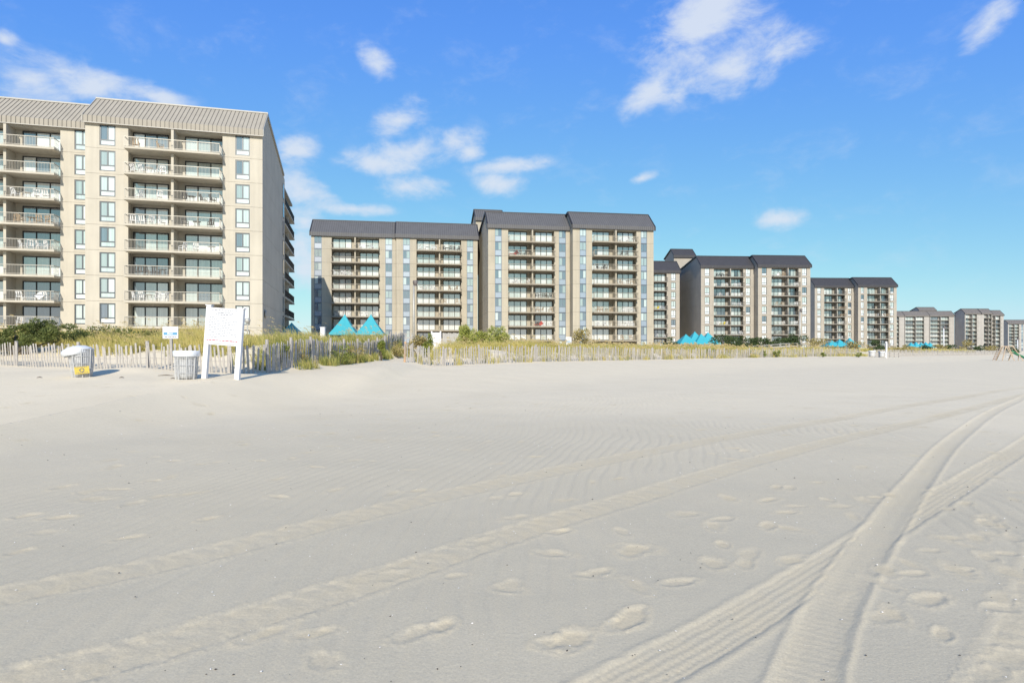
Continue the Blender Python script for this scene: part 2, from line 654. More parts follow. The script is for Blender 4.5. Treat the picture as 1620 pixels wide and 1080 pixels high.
mat('print_blue', (0.10, 0.28, 0.45), 0.6)
mat('sign_yellow', (0.58, 0.43, 0.07), 0.5, 0, 0.04)
mat('bin_grey', (0.50, 0.50, 0.50), 0.45, 0, 0.10, 12)
mat('bin_wire', (0.50, 0.50, 0.50), 0.4, 0.2)
mat('bag', (0.64, 0.66, 0.69), 0.35, 0, 0.06, 9, 0.7, 26)
mat('bag_fill', (0.47, 0.47, 0.47), 0.4, 0, 0.25, 9, 0.8, 20)
mat('canopy_teal', (0.035, 0.33, 0.41), 0.7, 0, 0.06, 1.5)
mat('pole_grey', (0.40, 0.39, 0.36), 0.5, 0.3)
mat('lamp_head', (0.14, 0.12, 0.115), 0.5)
mat('bark', (0.10, 0.08, 0.06), 0.9, 0, 0.3, 8, 0.5, 20)
mat('shell', (0.80, 0.76, 0.70), 0.5)
mat('debris', (0.06, 0.05, 0.045), 0.9)
leafmat('dune_grass', (0.19, 0.22, 0.05), (0.60, 0.49, 0.17))
leafmat('sea_oat', (0.42, 0.33, 0.15), (0.62, 0.50, 0.26))
leafmat('pine_leaf', (0.045, 0.07, 0.018), (0.30, 0.33, 0.10))
leafmat('shrub_leaf', (0.09, 0.13, 0.025), (0.40, 0.42, 0.09))
leafmat('dry_leaf', (0.20, 0.17, 0.06), (0.58, 0.47, 0.18))
leafmat('reed_leaf', (0.22, 0.27, 0.05), (0.62, 0.58, 0.18))
leafmat('hedge_leaf', (0.02, 0.045, 0.015), (0.12, 0.16, 0.05))

# ================================================================== GROUND: one sheet of sand out to the horizon
def catmull(pts, n=8):
    P = [np.array(p, float) for p in pts]
    P = [2 * P[0] - P[1]] + P + [2 * P[-1] - P[-2]]
    out = []
    for i in range(1, len(P) - 2):
        for k in range(n):
            t = k / n
            a, b, c, d = P[i - 1], P[i], P[i + 1], P[i + 2]
            out.append(0.5 * ((2 * b) + (c - a) * t + (2 * a - 5 * b + 4 * c - d) * t * t + (3 * b - a - 3 * c + d) * t ** 3))
    out.append(P[-2])
    return np.array(out)


def polyline_coords(x, y, pts, reach):
    """signed sideways distance and length along a wheel path, for points within reach"""
    dist = np.full(x.shape, 9.0)
    sg = np.zeros(x.shape)
    s0 = 0.0
    for a, b in zip(pts[:-1], pts[1:]):
        e = b - a
        ln = math.hypot(*e)
        m = (x > min(a[0], b[0]) - reach) & (x < max(a[0], b[0]) + reach) & (y > min(a[1], b[1]) - reach) & (y < max(a[1], b[1]) + reach)
        idx = np.nonzero(m)[0]
        if len(idx):
            rx, ry = x[idx] - a[0], y[idx] - a[1]
            t = np.clip((rx * e[0] + ry * e[1]) / ln ** 2, 0, 1)
            dx, dy = rx - t * e[0], ry - t * e[1]
            d = np.hypot(dx, dy) * np.sign(e[0] * ry - e[1] * rx)
            better = np.abs(d) < np.abs(dist[idx])
            ii = idx[better]
            dist[ii] = d[better]
            sg[ii] = s0 + t[better] * ln
        s0 += ln
    return dist, sg


TRACKS = {
    'a': [(-9.5, -0.8), (-6.5, 1.6), (-4.6, 3.1), (-3.36, 3.98), (-2.49, 4.75), (-1.93, 5.40), (-1.11, 6.35), (-0.08, 7.39), (2.41, 9.75), (6.73, 13.6), (14.91, 20.5), (24.15, 28.0), (45, 44)],
    'b': [(-6.6, -0.6), (-4.2, 1.5), (-2.9, 2.6), (-2.04, 3.2), (-1.46, 3.75), (-0.78, 4.44), (-0.06, 5.25), (1.31, 6.60), (3.67, 8.94), (7.58, 12.4), (12.07, 16.2), (18.51, 21.97), (40, 40)],
    'c': [(-1.6, 1.1), (-0.4, 2.13), (0.55, 2.93), (1.27, 3.53), (2.38, 4.55), (3.41, 5.5), (4.35, 6.35), (6.41, 8.22), (8.7, 10.32), (14, 15.4), (24, 25)],
    'd': [(0.35, 1.2), (0.95, 2.2), (1.44, 2.98), (2.12, 3.95), (3.32, 5.45), (4.89, 7.35), (7.93, 10.9), (12.32, 15.6), (19.69, 23.0), (40, 43)],
    'e': [(1.0, 1.6), (2.42, 2.93), (3.42, 3.9), (5.5, 6.0), (9, 9.4), (16, 16)]}


def on_sand(px, py):
    D = 961 * EYE / (py - 555)
    return ((px - 810) / 961 * D, D)


def make_ground():
    rng = np.random.RandomState(3)
    fine = np.linspace(R(-46), R(46), 1000)
    rest = np.linspace(R(46), R(314), 44)[1:-1]
    ang = np.concatenate([fine, rest])
    rr = np.concatenate([[0.25, 0.6, 1.0, 1.4, 1.75, 2.0, 2.15], np.exp(np.arange(math.log(2.25), math.log(46), 0.0046)),
                         46 * 1.035 ** np.arange(1, 60), np.geomspace(400, 9000, 16)])
    A, Q = np.meshgrid(ang, rr)
    x = (np.sin(A) * Q).ravel()
    y = (np.cos(A) * Q).ravel()
    z = ground(x, y)
    q = toe_q(x, y)
    r = np.hypot(x, y)
    near = (r < 46) & (y > 0)
    # wind ripples: crests run away from the sea breeze, wander, and die out in patches
    wx = x + 0.55 * perlin(x * 0.35, y * 0.22) + 0.10 * perlin(x * 1.7 + 5, y * 0.9)
    ph = (wx * 0.97 - y * 0.16 + 0.25 * perlin(x * 0.2 + 40, y * 0.2)) * 2 * np.pi / 0.165
    patch = sstep(perlin(x * 0.22 + 17, y * 0.22 + 4) + 0.30 - 0.035 * (x - 1), -0.15, 0.4)
    rip = np.sin(ph) * 0.6 + 0.25 * np.sin(2 * ph + 0.8) + 0.2 * perlin(x * 5, y * 3)
    rip = rip * 0.0155 * patch * sstep(q, -5, -9) * sstep(r, 40, 18) * near
    lump = 0.004 * perlin(x * 4.5, y * 4.5) + 0.0022 * perlin(x * 13, y * 13)
    z0 = z.copy()
    dist = np.zeros_like(z)              # how far the surface is broken up (looser sand, plus painted warmth of sunlit facets)
    rel = rip + lump * near
    nz = perlin(x * 18, y * 18)
    nz2 = perlin(x * 6 + 3, y * 6)
    nz3 = perlin(x * 31, y * 31 + 7)
    idx = np.nonzero(near)[0]
    xs, ys = x[idx], y[idx]

    def stamp(name, hw, fn, loose_sunlit, erase=0.0):
        d, s = polyline_coords(xs, ys, catmull(TRACKS[name], 8), hw * 2.6 + 0.05)
        dn = (d + 0.012 * nz2[idx]) / hw
        ins = sstep(np.abs(dn), 1.08, 0.86)
        cur = rel[idx]
        cur = cur * (1 - ins * (1 - erase))
        berm = np.exp(-((np.abs(dn) - 1.22) / 0.17) ** 2)
        rel[idx] = cur + fn(dn, s, ins, berm)
        dist[idx] = np.maximum(dist[idx] * (1 - 0.5 * ins), loose_sunlit * np.clip(ins + 0.55 * berm, 0, 1) * (0.75 + 0.7 * nz2[idx] + 0.5 * perlin(xs * 1.3, ys * 1.3)))

    def chevron(dn, s, ins, berm):
        lug = np.sin(2 * np.pi * (s / 0.17 + np.abs(dn) * 0.55) + 2.2 * nz2[idx])
        lug = np.clip(lug * 1.6, -1, 1)
        crumb = np.clip(nz3[idx], 0, 1)
        return ins * (-0.010 + 0.0050 * lug * (0.6 + 1.2 * nz[idx]) + 0.007 * nz2[idx] + 0.009 * crumb * (np.abs(dn) > 0.45)) + berm * (0.005 + 0.022 * crumb + 0.006 * nz[idx])

    def ribbed(dn, s, ins, berm):
        rib = np.cos(dn * math.pi * 5)
        notch = np.cos(2 * np.pi * s / 0.047 + 2.2 * np.sign(np.sin(dn * math.pi * 2.5)))
        return ins * (-0.015 + 0.0042 * rib + 0.0034 * notch * (rib < 0.3)) + berm * (0.013 + 0.008 * nz[idx]) - 0.006 * ins * sstep(dn, -0.7, -1.0)

    def trough(dn, s, ins, berm):
        wave = 0.0022 * np.sin(2 * np.pi * s / 0.075 + 3 * nz2[idx])
        return ins * (-0.026 * np.clip(1.15 - dn * dn, 0, 1) + wave + 0.002 * nz[idx]) + berm * (0.021 + 0.006 * nz2[idx])

    stamp('a', 0.19, chevron, 0.50)
    stamp('b', 0.18, chevron, 0.52)
    stamp('c', 0.15, ribbed, 0.42)
    stamp('e', 0.17, chevron, 0.42)
    stamp('d', 0.135, trough, 0.30)

    # footprints
    feet = [on_sand(*p) for p in [
        (1340, 935), (1400, 900), (1445, 905), (1475, 870), (1515, 900), (1520, 860), (1560, 880), (1475, 945), (1415, 970), (1440, 890), (1515, 900),
        (1590, 875), (1600, 905), (1500, 850), (1545, 850), (1580, 830), (1605, 790), (1560, 825), (1600, 850), (1470, 945), (1400, 975), (1490, 1000),
        (1580, 960), (1600, 1040), (1570, 1065), (1085, 812), (1130, 830), (1140, 820), (1075, 920), (1130, 890), (1180, 890), (1185, 875), (1250, 835),
        (985, 840), (1000, 870), (945, 905), (935, 910), (1005, 925), (1010, 865), (985, 985), (1000, 975), (880, 1015), (905, 1010), (875, 875),
        (805, 930), (810, 925), (1215, 790), (1250, 770), (1260, 800), (1310, 790), (1330, 800), (1370, 790), (1385, 785), (1350, 815), (1215, 830),
        (420, 1000), (500, 1000), (515, 1042), (660, 1000), (700, 990), (620, 910), (720, 910), (640, 890), (30, 870), (70, 840), (205, 848), (40, 815),
        (160, 790), (150, 775), (210, 795), (300, 780), (330, 820), (440, 785), (320, 735), (500, 740), (620, 780), (530, 775), (240, 760), (100, 770),
        (270, 755), (560, 730), (650, 745), (410, 730), (180, 740), (600, 700), (480, 690), (380, 700), (690, 690)]]
    for _ in range(150):                 # strollers along the water's edge, thinning towards the dunes
        t = rng.rand() ** 0.8 * 24 + 3
        off = rng.normal(2.0, 1.9)
        feet.append((t * 0.80 + off * 0.75, t * 0.86 - off * 0.55))
    for _ in range(170):
        a = rng.uniform(R(-40), R(40))
        d = rng.uniform(5, 24)
        feet.append((math.sin(a) * d, math.cos(a) * d))
    for (fx, fy) in feet:
        if fy < 2.2:
            continue
        L = rng.uniform(0.10, 0.165)
        wd = L * rng.uniform(0.42, 0.62)
        th = R(rng.normal(42, 38))
        dep = rng.uniform(0.008, 0.024)
        m = np.nonzero((np.abs(x - fx) < 0.42) & (np.abs(y - fy) < 0.42))[0]
        if not len(m):
            continue
        dx, dy = x[m] - fx, y[m] - fy
        u = (dx * math.cos(th) + dy * math.sin(th)) / L
        v = (-dx * math.sin(th) + dy * math.cos(th)) / wd
        k = np.sqrt(u * u + v * v) + 0.42 * nz2[m] + 0.22 * nz[m]
        bowl = sstep(k, 1.05, 0.45)
        rim = np.exp(-((k - 1.22) / 0.22) ** 2)
        rel[m] = rel[m] * (1 - 0.8 * bowl) - dep * bowl * (1 + 0.35 * u) + rim * dep * (0.30 + 0.9 * np.clip(nz3[m], 0, 1) + 0.5 * nz[m])
        dist[m] = np.maximum(dist[m], rng.uniform(0.35, 0.72) * np.clip(bowl + 0.45 * rim, 0, 1))
    z = z0 + rel * 0.31
    # dryness: damp grey flat by the water, pale dry sand towards the dunes
    dry = 0.10 + 0.82 * sstep(q + 2.0 * perlin(x * 0.12, y * 0.3), -11, -3.5)
    dry = np.maximum(dry, 0.10 + 0.80 * sstep(r + 1.5 * perlin(x * 0.2, y * 0.2), 4, 22))
    dry = np.clip(dry + dist * 0.15, 0, 1)
    loose_sunlit = np.clip(dist * 1.25 + 0.22 * np.clip(rip / 0.015, 0, 1) + 0.25 * np.clip(perlin(x * 0.5 + 8, y * 0.5), 0, 1) * sstep(r, 3, 6), 0, 1) * sstep(r, 46, 25)  # ripple crests and prints take the warm tone of sunlit facets as colour
    nr, na = len(rr), len(ang)
    i = np.arange(nr - 1)[:, None] * na
    j = np.arange(na)[None, :]
    jn = (j + 1) % na
    quads = np.stack([i + j, i + na + j, i + na + jn, i + jn], -1).reshape(-1, 4)
    me = np_mesh('beach_sand', np.stack([x, y, z], 1), quads[:, ::-1], 'sand', [('dry', dry), ('loose_sunlit', loose_sunlit)], True)
    o = OB('beach_sand', me)
    tag(o, kind='structure')
    # close the small hole under the tripod
    c = np.array([[0, 0, gz(0, 0)]] + [[x[k], y[k], z[k]] for k in range(na)])
    tr = np.array([[0, 1 + (k + 1) % na, 1 + k] for k in range(na)])
    me = np_mesh('beach_sand_centre', c, tr[:, ::-1], 'sand', ('dry', np.full(len(c), 0.1)), True)
    tag(OB('beach_sand', me), kind='structure')


make_ground()

# ================================================================== BUILDINGS
PITCH = 2.75
ORD = ['top', 'second', 'third', 'fourth', 'fifth', 'sixth', 'seventh', 'eighth', 'ninth', 'tenth']
CACHE = {}


def cached(key, fn):
    if key not in CACHE:
        CACHE[key] = fn()
    return CACHE[key]


def pane_mesh(w, h, m):
    w, h = round(w, 2), round(h, 2)
    return cached(('pane', w, h, m), lambda: MB().box(0, w, 0, 0.02, 0, h).mesh('pane', m))


def frame_mesh(w, h, bars_v, bars_h, m, t=0.09):
    def f():
        b = MB()
        b.box(0, t, -0.05, 0.06, 0, h)
        b.box(w - t, w, -0.05, 0.06, 0, h)
        b.box(t, w - t, -0.05, 0.06, 0, t)
        b.box(t, w - t, -0.05, 0.06, h - t, h)
        for (x, za, zb) in bars_v:
            b.box(x - t * 0.5, x + t * 0.5, -0.045, 0.055, za, zb)
        for z in bars_h:
            b.box(t, w - t, -0.048, 0.058, z - t * 0.5, z + t * 0.5)
        return b.mesh('window', m)
    return cached(('frame', round(w, 2), round(h, 2), tuple(bars_v), tuple(bars_h), m), f)


def railing_mesh(w, side, m, step):
    """railing along x from 0..w at y=0, with returns of length side towards +y"""
    def f():
        b = MB()
        b.box(0, w, -0.03, 0.03, 1.0, 1.06)
        b.box(0.03, w - 0.03, -0.02, 0.02, 0.08, 0.12)
        for x in (0.03, w - 0.03):
            b.box(x - 0.03, x + 0.03, 0.03, side, 1.0, 1.06)
            b.box(x - 0.02, x + 0.02, 0.02, side, 0.08, 0.12)
            k = int(side / step)
            for i in range(1, k):
                b.box(x - 0.009, x + 0.009, i * step - 0.009, i * step + 0.009, 0.12, 1.0)
        n = int(w / step)
        for i in range(n + 1):
            x = 0.03 + (w - 0.06) * i / n
            r = 0.025 if i % max(1, int(2.4 / step)) == 0 else 0.0085
            b.box(x - r, x + r, -r, r, 0.0 if r > 0.02 else 0.12, 1.0)
        return b.mesh('railing', m)
    return cached(('rail', round(w, 2), round(side, 2), m, step), f)


class Style:
    def __init__(s, **k):
        s.__dict__.update(k)


CREAM = Style(wall='cream_wall', slab='slab_cream', roof='roof_beige', seam='seam_beige', trim='trim_light', rail='rail_cream', frame='frame_grey', door='frame_dark',
              strip=False, detail=2, step=0.14, win=['pane_teal', 'pane_teal', 'pane_pale', 'pane_pale', 'pane_blue'], win2=['pane_pale', 'pane_white', 'pane_pale'], low=['pane_white', 'pane_white', 'pane_pale'],
              doors=['pane_pale', 'pane_white', 'pane_teal', 'pane_pale', 'pane_blue', 'pane_white'], open=0.10)
TAN = Style(wall='tan_wall', slab='slab_tan', roof='roof_grey', seam='seam_grey', trim='trim_dark', rail='rail_tan', frame='frame_blue', door='frame_dark',
            strip=True, detail=1, step=0.16, win=['pane_blue', 'pane_teal', 'pane_blue', 'pane_pale', 'pane_teal'], low=['spandrel_blue'],
            doors=['pane_white', 'pane_white', 'pane_pale', 'pane_white', 'pane_pale'], open=0.06)
DUSK = Style(wall='grey_tan_wall', slab='slab_grey', roof='roof_slate', seam='seam_slate', trim='trim_dark', rail='rail_dark', frame='frame_dark', door='frame_dark',
             strip=False, detail=0, step=0.2, win=['pane_white', 'pane_white', 'pane_pale', 'pane_blue'], low=['spandrel_white'],
             doors=['pane_pale', 'pane_white', 'pane_pale', 'pane_teal', 'pane_blue'], open=0.1)
FAR = Style(wall='far_wall', slab='slab_grey', roof='roof_brown', seam='seam_grey', trim='trim_dark', rail='rail_cream', frame='frame_blue', door='frame_dark',
            strip=True, detail=-1, step=0.35, win=['pane_blue', 'pane_teal', 'pane_pale'], low=['spandrel_blue'],
            doors=['pane_white', 'pane_pale', 'pane_pale', 'pane_teal', 'pane_blue'], open=0.05)

ROOF_BACK, RIDGE_V = 19.8, 3.3


def roof_on(root, st, u0, u1, v0, E, back=ROOF_BACK, rise=3.9, ridge=RIDGE_V, fall=1.3):
    pr = [(v0 - 0.36, E), (v0 + 0.04, E), (v0 + 0.04, E + 0.62), (v0 + ridge, E + rise - 0.32), (v0 + back, E + fall - 0.28), (v0 + back, E + fall), (v0 + ridge, E + rise), (v0 - 0.36, E + 0.72)]
    r = MB().prism(pr, u0 - 0.10, u1 + 0.10).build('roof', st.roof, root)
    b = MB()
    n = max(4, int((u1 - u0 + 0.2) / 0.43))
    for i in range(n + 1):
        x = u0 - 0.08 + (u1 - u0 + 0.16) * i / n
        b.box(x - 0.02, x + 0.02, v0 - 0.405, v0 - 0.355, E + 0.02, E + 0.72)
        b.prism([(v0 - 0.40, E + 0.72), (v0 - 0.33, E + 0.70), (v0 + ridge, E + rise - 0.02), (v0 + ridge, E + rise + 0.05)], x - 0.02, x + 0.02)
    o = b.build('standing_seam', st.seam, r)
    tag(o, kind='stuff')
    b = MB()
    b.box(u0 - 0.16, u1 + 0.16, v0 + ridge - 0.16, v0 + ridge + 0.16, E + rise - 0.06, E + rise + 0.10)
    b.build('ridge_cap', st.trim if st.trim == 'trim_light' else st.seam, r)
    for x in ((u0 - 0.17, u1 + 0.10) if st.trim == 'trim_light' else (u0 - 0.30, u1 + 0.10)):
        b = MB()
        b.prism([(v0 - 0.42, E - 0.05), (v0 - 0.22, E - 0.05), (v0 - 0.22, E + 0.55), (v0 + ridge, E + rise - 0.26), (v0 + back + 0.05, E + fall - 0.24), (v0 + back + 0.05, E + fall + 0.06), (v0 + ridge, E + rise + 0.07), (v0 - 0.42, E + 0.76)], x, x + (0.07 if st.trim == 'trim_light' else 0.20))
        b.build('verge_trim', st.trim, r)
    b = MB()
    b.box(u0 - 0.10, u1 + 0.10, v0 - 0.40, v0 - 0.355, E - 0.07, E + 0.015)
    b.build('gutter', 'trim_light' if st.trim == 'trim_light' else st.trim, r)
    return r


def window_unit(root, st, rng, u, v, z, w, h, hl):
    """frame with two panes over one low light"""
    f = OB('window', frame_mesh(w, h, ((w / 2, hl, h),), (hl,), st.frame, 0.12 if st.detail == 2 else 0.09), root, (u, v, z))
    t = 0.045
    lowm = rng.choice(st.low)
    OB('pane', pane_mesh(w - 0.14, hl - 0.1, lowm), f, (0.07, 0.0, 0.06))
    m1, m2 = rng.choice(st.win), rng.choice(st.win2 if st.detail == 2 else st.win)
    if st.detail >= 1:
        OB('pane', pane_mesh(w / 2 - 0.1, h - hl - 0.1, m1), f, (0.07, 0.0, hl + t))
        OB('pane', pane_mesh(w / 2 - 0.1, h - hl - 0.1, m2), f, (w / 2 + 0.03, 0.01, hl + t))
    else:
        OB('pane', pane_mesh(w - 0.14, h - hl - 0.1, m1), f, (0.07, 0.0, hl + t))
    return f


def door_unit(root, st, rng, u, v, z, w, h):
    f = OB('sliding_door', cached(('door', round(w, 2), st.door), lambda: bpy_copy(frame_mesh(w, h, ((w / 3, 0.09, h - 0.09), (2 * w / 3, 0.09, h - 0.09)), (), st.door, 0.11), 'sliding_door')), root, (u, v, z))
    base = rng.choice(st.doors)
    pw = w / 3 - 0.13
    if st.detail < 0:
        OB('pane', pane_mesh(w - 0.14, h - 0.2, base), f, (0.07, 0, 0.1))
        return f
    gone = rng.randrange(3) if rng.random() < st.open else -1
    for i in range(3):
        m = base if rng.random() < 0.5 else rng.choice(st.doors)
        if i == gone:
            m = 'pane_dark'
        OB('pane', pane_mesh(pw, h - 0.2, m), f, (w * i / 3 + 0.065, 0.012 * (i % 2), 0.1))
    return f


def bpy_copy(me, name):
    c = me.copy()
    c.name = name
    return c


FURN = []


def tower_block(root, st, u0, u1, v0, ztop, nfl, wl, bay, wr, seed, ends=(False, False), furn=0.5, depth=19.4, name='', zg=-0.6, eaves=2.6, hollow=False):
    rng = random.Random(seed)
    E = ztop + eaves
    Lb, Db, Rb = bay
    rec = 1.2
    th = 0.22
    g = zg
    # core of the block behind the facing panels
    b = MB()
    for (a, c, vv) in ((u0 + 0.06, Lb, v0 + th), (Lb, Rb, v0 + rec), (Rb, u1 - 0.06, v0 + th)):
        top0 = E + 0.55 if vv < v0 + 1 else E + 0.6 + (rec) * 0.9
        b.prism([(vv, g), (v0 + depth, g), (v0 + depth, E + 0.95), (v0 + RIDGE_V, E + 3.5), (vv, top0)], a, c)
    b.box(Lb, Rb, v0 + 0.02, v0 + rec - 0.002, E - 0.22, E + 0.4)      # beam under the eaves
    b.build('wall', st.wall, root)
    # facing panels, one per storey and strip
    win_z0, win_h, low = (0.30, 2.22, 0.62) if not st.strip else (0.02, 2.70, 1.12)

    def panel(x0, x1, hole, H):
        def f():
            p = MB()
            if hole is None:
                p.box(x0, x1, v0, v0 + th, 0.012, H)
            else:
                p.box(x0, hole[0], v0, v0 + th, 0.012, H)
                p.box(hole[1], x1, v0, v0 + th, 0.012, H)
                p.box(hole[0], hole[1], v0, v0 + th, 0.012, win_z0)
                if H > win_z0 + win_h + 0.02:
                    p.box(hole[0], hole[1], v0, v0 + th, win_z0 + win_h, H)
            return p.mesh('wall_panel', st.wall)
        return cached(('panel', root.name, x0, x1, hole, round(H, 2), v0), f)
    for k in range(nfl):
        z = ztop - PITCH * k
        H = PITCH - 0.012 if k else E - ztop
        for (x0, x1, w) in ((u0, Lb, wl), (Rb, u1, wr)):
            if w and st.strip:
                OB('wall_panel', panel(x0, w[0], None, H), root, (0, 0, z))
                OB('wall_panel', panel(w[1], x1, None, H), root, (0, 0, z))
            else:
                OB('wall_panel', panel(x0, x1, w, H), root, (0, 0, z))
            if w:
                hh = min(win_h, H - win_z0 - 0.02)
                window_unit(root, st, rng, w[0] + 0.004, v0 + (0.10 if not st.strip else 0.07), z + win_z0, w[1] - w[0] - 0.008, hh, low)
        for side, flag in ((-1, ends[0]), (1, ends[1])):
            if flag:
                ux = u0 if side < 0 else u1

                def fe(ux=ux, side=side, H=H, k=k):
                    p = MB()
                    xa, xb = (ux, ux + 0.05) if side < 0 else (ux - 0.05, ux)
                    if k:
                        p.box(xa, xb, v0 + th + 0.002, v0 + depth, 0.012, H)
                    else:
                        p.prism([(v0 + th + 0.002, 0.012), (v0 + depth, 0.012), (v0 + depth, eaves + 0.97), (v0 + RIDGE_V, eaves + 3.52), (v0 + th + 0.002, eaves + 0.57)], xa, xb)
                    return p.mesh('wall_panel', st.wall)
                OB('wall_panel', cached(('endp', root.name, side, v0, bool(k)), fe), root, (0, 0, z))
    # balconies
    rw = Rb - Lb
    for k in range(nfl):
        z = ztop - PITCH * k
        sl = OB('balcony', cached(('slab', root.name, Lb, Rb, v0), lambda: MB().box(Lb + 0.004, Rb - 0.004, v0 - 1.4, v0 + rec - 0.004, -0.22, 0).mesh('balcony', st.slab)), root, (0, 0, z))
        OB('railing', railing_mesh(rw - 0.08, 1.3, st.rail, st.step), sl, (Lb + 0.04, v0 - 1.34, 0))
        H = (PITCH - 0.245) if k else (eaves - 0.225)
        OB('partition', cached(('part', root.name, Db, v0, round(H, 2)), lambda: MB().box(Db - 0.13, Db + 0.13, v0 - 0.65, v0 + rec - 0.006, 0.002, H).mesh('partition', st.wall)), sl)
        dw = (Db - Lb) - 0.95
        door_unit(root, st, rng, Lb + 0.12, v0 + rec - 0.055, z + 0.01, dw, 2.28)
        dw2 = (Rb - Db) - 0.95
        door_unit(root, st, rng, Rb - 0.12 - dw2, v0 + rec - 0.055, z + 0.01, dw2, 2.28)
        if furn:
            for half, (a, c) in enumerate(((Lb + 0.5, Db - 0.5), (Db + 0.5, Rb - 0.5))):
                if rng.random() < furn:
                    FURN.append((root, a, c, v0, z, k, half, name, rng.random()))
    roof_on(root, st, u0, u1, v0, E, depth + 0.4 if depth < 19 else ROOF_BACK)


def penthouse(root, st, u0, u1, v0, zb, E, depth=9):
    MB().prism([(v0, zb), (v0 + depth, zb), (v0 + depth, E + 0.5), (v0 + 2.6, E + 2.75), (v0, E + 0.5)], u0, u1).build('stair_tower', st.wall, root)
    roof_on(root, st, u0, u1, v0 - 0.05, E, depth + 0.4, 3.1, 2.7, 0.9)


# ---- cream tower by the notice board
b1 = thing('apartment_tower', 'large cream apartment tower with pale beige metal roof behind the notice board', 'building', (-28.59, 69.6, 0), R(14.2))
tower_block(b1, CREAM, -17.8, 0.0, 0.0, 23.5, 9, (-16.44, -14.91), (-13.68, -9.16, -4.21), (-2.88, -1.35), 11, (False, True), 0.62, 21.6, 'cream tower end bay')
tower_block(b1, CREAM, -34.6, -17.83, 2.4, 23.5, 9, (-33.7, -32.2), (-31.0, -26.0, -21.1), (-19.75, -18.22), 12, (False, False), 0.62, 19.4, 'cream tower set-back bay')


def tower_end():
    """the far part of the end wall: narrow windows, then open balconies running back"""
    rng = random.Random(5)
    st = CREAM
    E = 26.1
    w = MB()
    w.box(-8.0, -2.2, 21.6, 36.5, -0.6, E + 0.4)
    w.build('rear_wing', st.wall, b1)
    MB().box(-8.2, -0.4, 21.65, 36.7, E + 0.42, E + 0.75).build('flat_roof', st.roof, b1)
    for k in range(9):
        z = 23.5 - PITCH * k
        f = OB('window', cached(('sidewin',), lambda: MB().box(0, 0.03, 0, 1.5, 0, 2.2).mesh('window', 'frame_dark')), b1, (0.004, 19.2, z + 0.3))
        OB('pane', cached(('sidepane',), lambda: MB().box(0, 0.02, 0.1, 1.4, 0.1, 2.1).mesh('pane', 'pane_blue')), f, (0.02, 0, 0))
        sl = OB('balcony', cached(('sideslab',), lambda: MB().box(-2.195, 0.05, 22.2, 35.6, -0.24, 0).mesh('balcony', st.slab)), b1, (0, 0, z))

        def rl():
            b = MB()
            b.box(-0.03, 0.03, 0, 13.2, 1.0, 1.06)
            b.box(-0.02, 0.02, 0, 13.2, 0.08, 0.12)
            for i in range(90):
                b.box(-0.012, 0.012, i * 0.147, i * 0.147 + 0.024, 0.0 if i % 16 == 0 else 0.12, 1.0)
            return b.mesh('railing', 'rail_dark')
        OB('railing', cached(('siderail',), rl), sl, (0.0, 22.3, 0))
        if k:
            OB('partition', cached(('sidepart',), lambda: MB().box(-2.19, -0.15, 28.7, 28.95, 0.002, PITCH - 0.245).mesh('partition', st.wall)), sl)
        for v in (23.2, 30.0):
            d = OB('sliding_door', cached(('sidedoor',), lambda: MB().box(-2.198, -2.13, 0, 3.4, 0.01, 2.25).mesh('sliding_door', 'frame_dark')), b1, (0, v, z))
            for i in range(3):
                OB('pane', cached(('sidedpane', i), lambda: MB().box(-2.128, -2.11, 0.1 + i * 1.1, 1.1 + i * 1.1, 0.1, 2.15).mesh('pane', 'pane_teal')), d)
    p = MB().lathe([(0.0, 0.0), (0.45, 0.05), (0.5, 0.16), (0.38, 0.22), (0, 0.26)], 20)
    o = p.build('wall_lamp', 'trim_light', b1, (0.02, 1.6, 5.9), True)
    o.rotation_euler = (0, R(90), 0)


tower_end()

# ---- tan tower, two set-back halves and two forward ones
b2 = thing('apartment_tower', 'tan apartment tower with grey roofs and blue window strips behind two teal tents', 'building', (28.27, 121.3, 0), R(9.1))
s2 = 121.3 / 119.5
tower_block(b2, TAN, -16.6, 0.0, 0.0, 22.95, 9, (-15.2, -13.9), (-12.7, -8.02, -3.58), (-2.67, -1.39), 21, (True, False), 0.4, 19.4, 'tan tower most forward bay')
tower_block(b2, TAN, -32.96, -16.5, 2.4, 22.95, 9, (-31.62, -30.29), (-29.01, -24.27, -19.75), (-18.81, -17.39), 22, (True, False), 0.4, 19.4, 'tan tower bay beside sidewall')
penthouse(b2, TAN, -33.4, -27.2, 22.3, 20, 31.2)
# left pair: same tower, a little farther back
import mathutils
_c, _s = math.cos(R(9.1)), math.sin(R(9.1))


def loc2(x, y):
    dx, dy = x - 28.27, y - 121.3
    return dx * _c + dy * _s, -dx * _s + dy * _c


uo, vo = loc2(at(626.5, 126.0), 126.0)
k2 = 126.0 / 123.5


def sh(*a):
    return tuple(uo + x * k2 for x in a)


tower_block(b2, TAN, *sh(-16.6, 0.0), vo, 22.4, 9, sh(-16.01, -14.56), sh(-12.66, -8.04, -3.36), sh(-2.13, -0.76), 23, (False, False), 0.55, 19.4, 'tan tower bay behind tents')
tower_block(b2, TAN, *sh(0.05, 16.6), vo - 0.5, 22.4, 9, sh(1.40, 2.79), sh(4.11, 8.75, 13.21), sh(14.37, 15.69), 24, (False, False), 0.55, 19.4, 'tan tower bay behind floodlight')

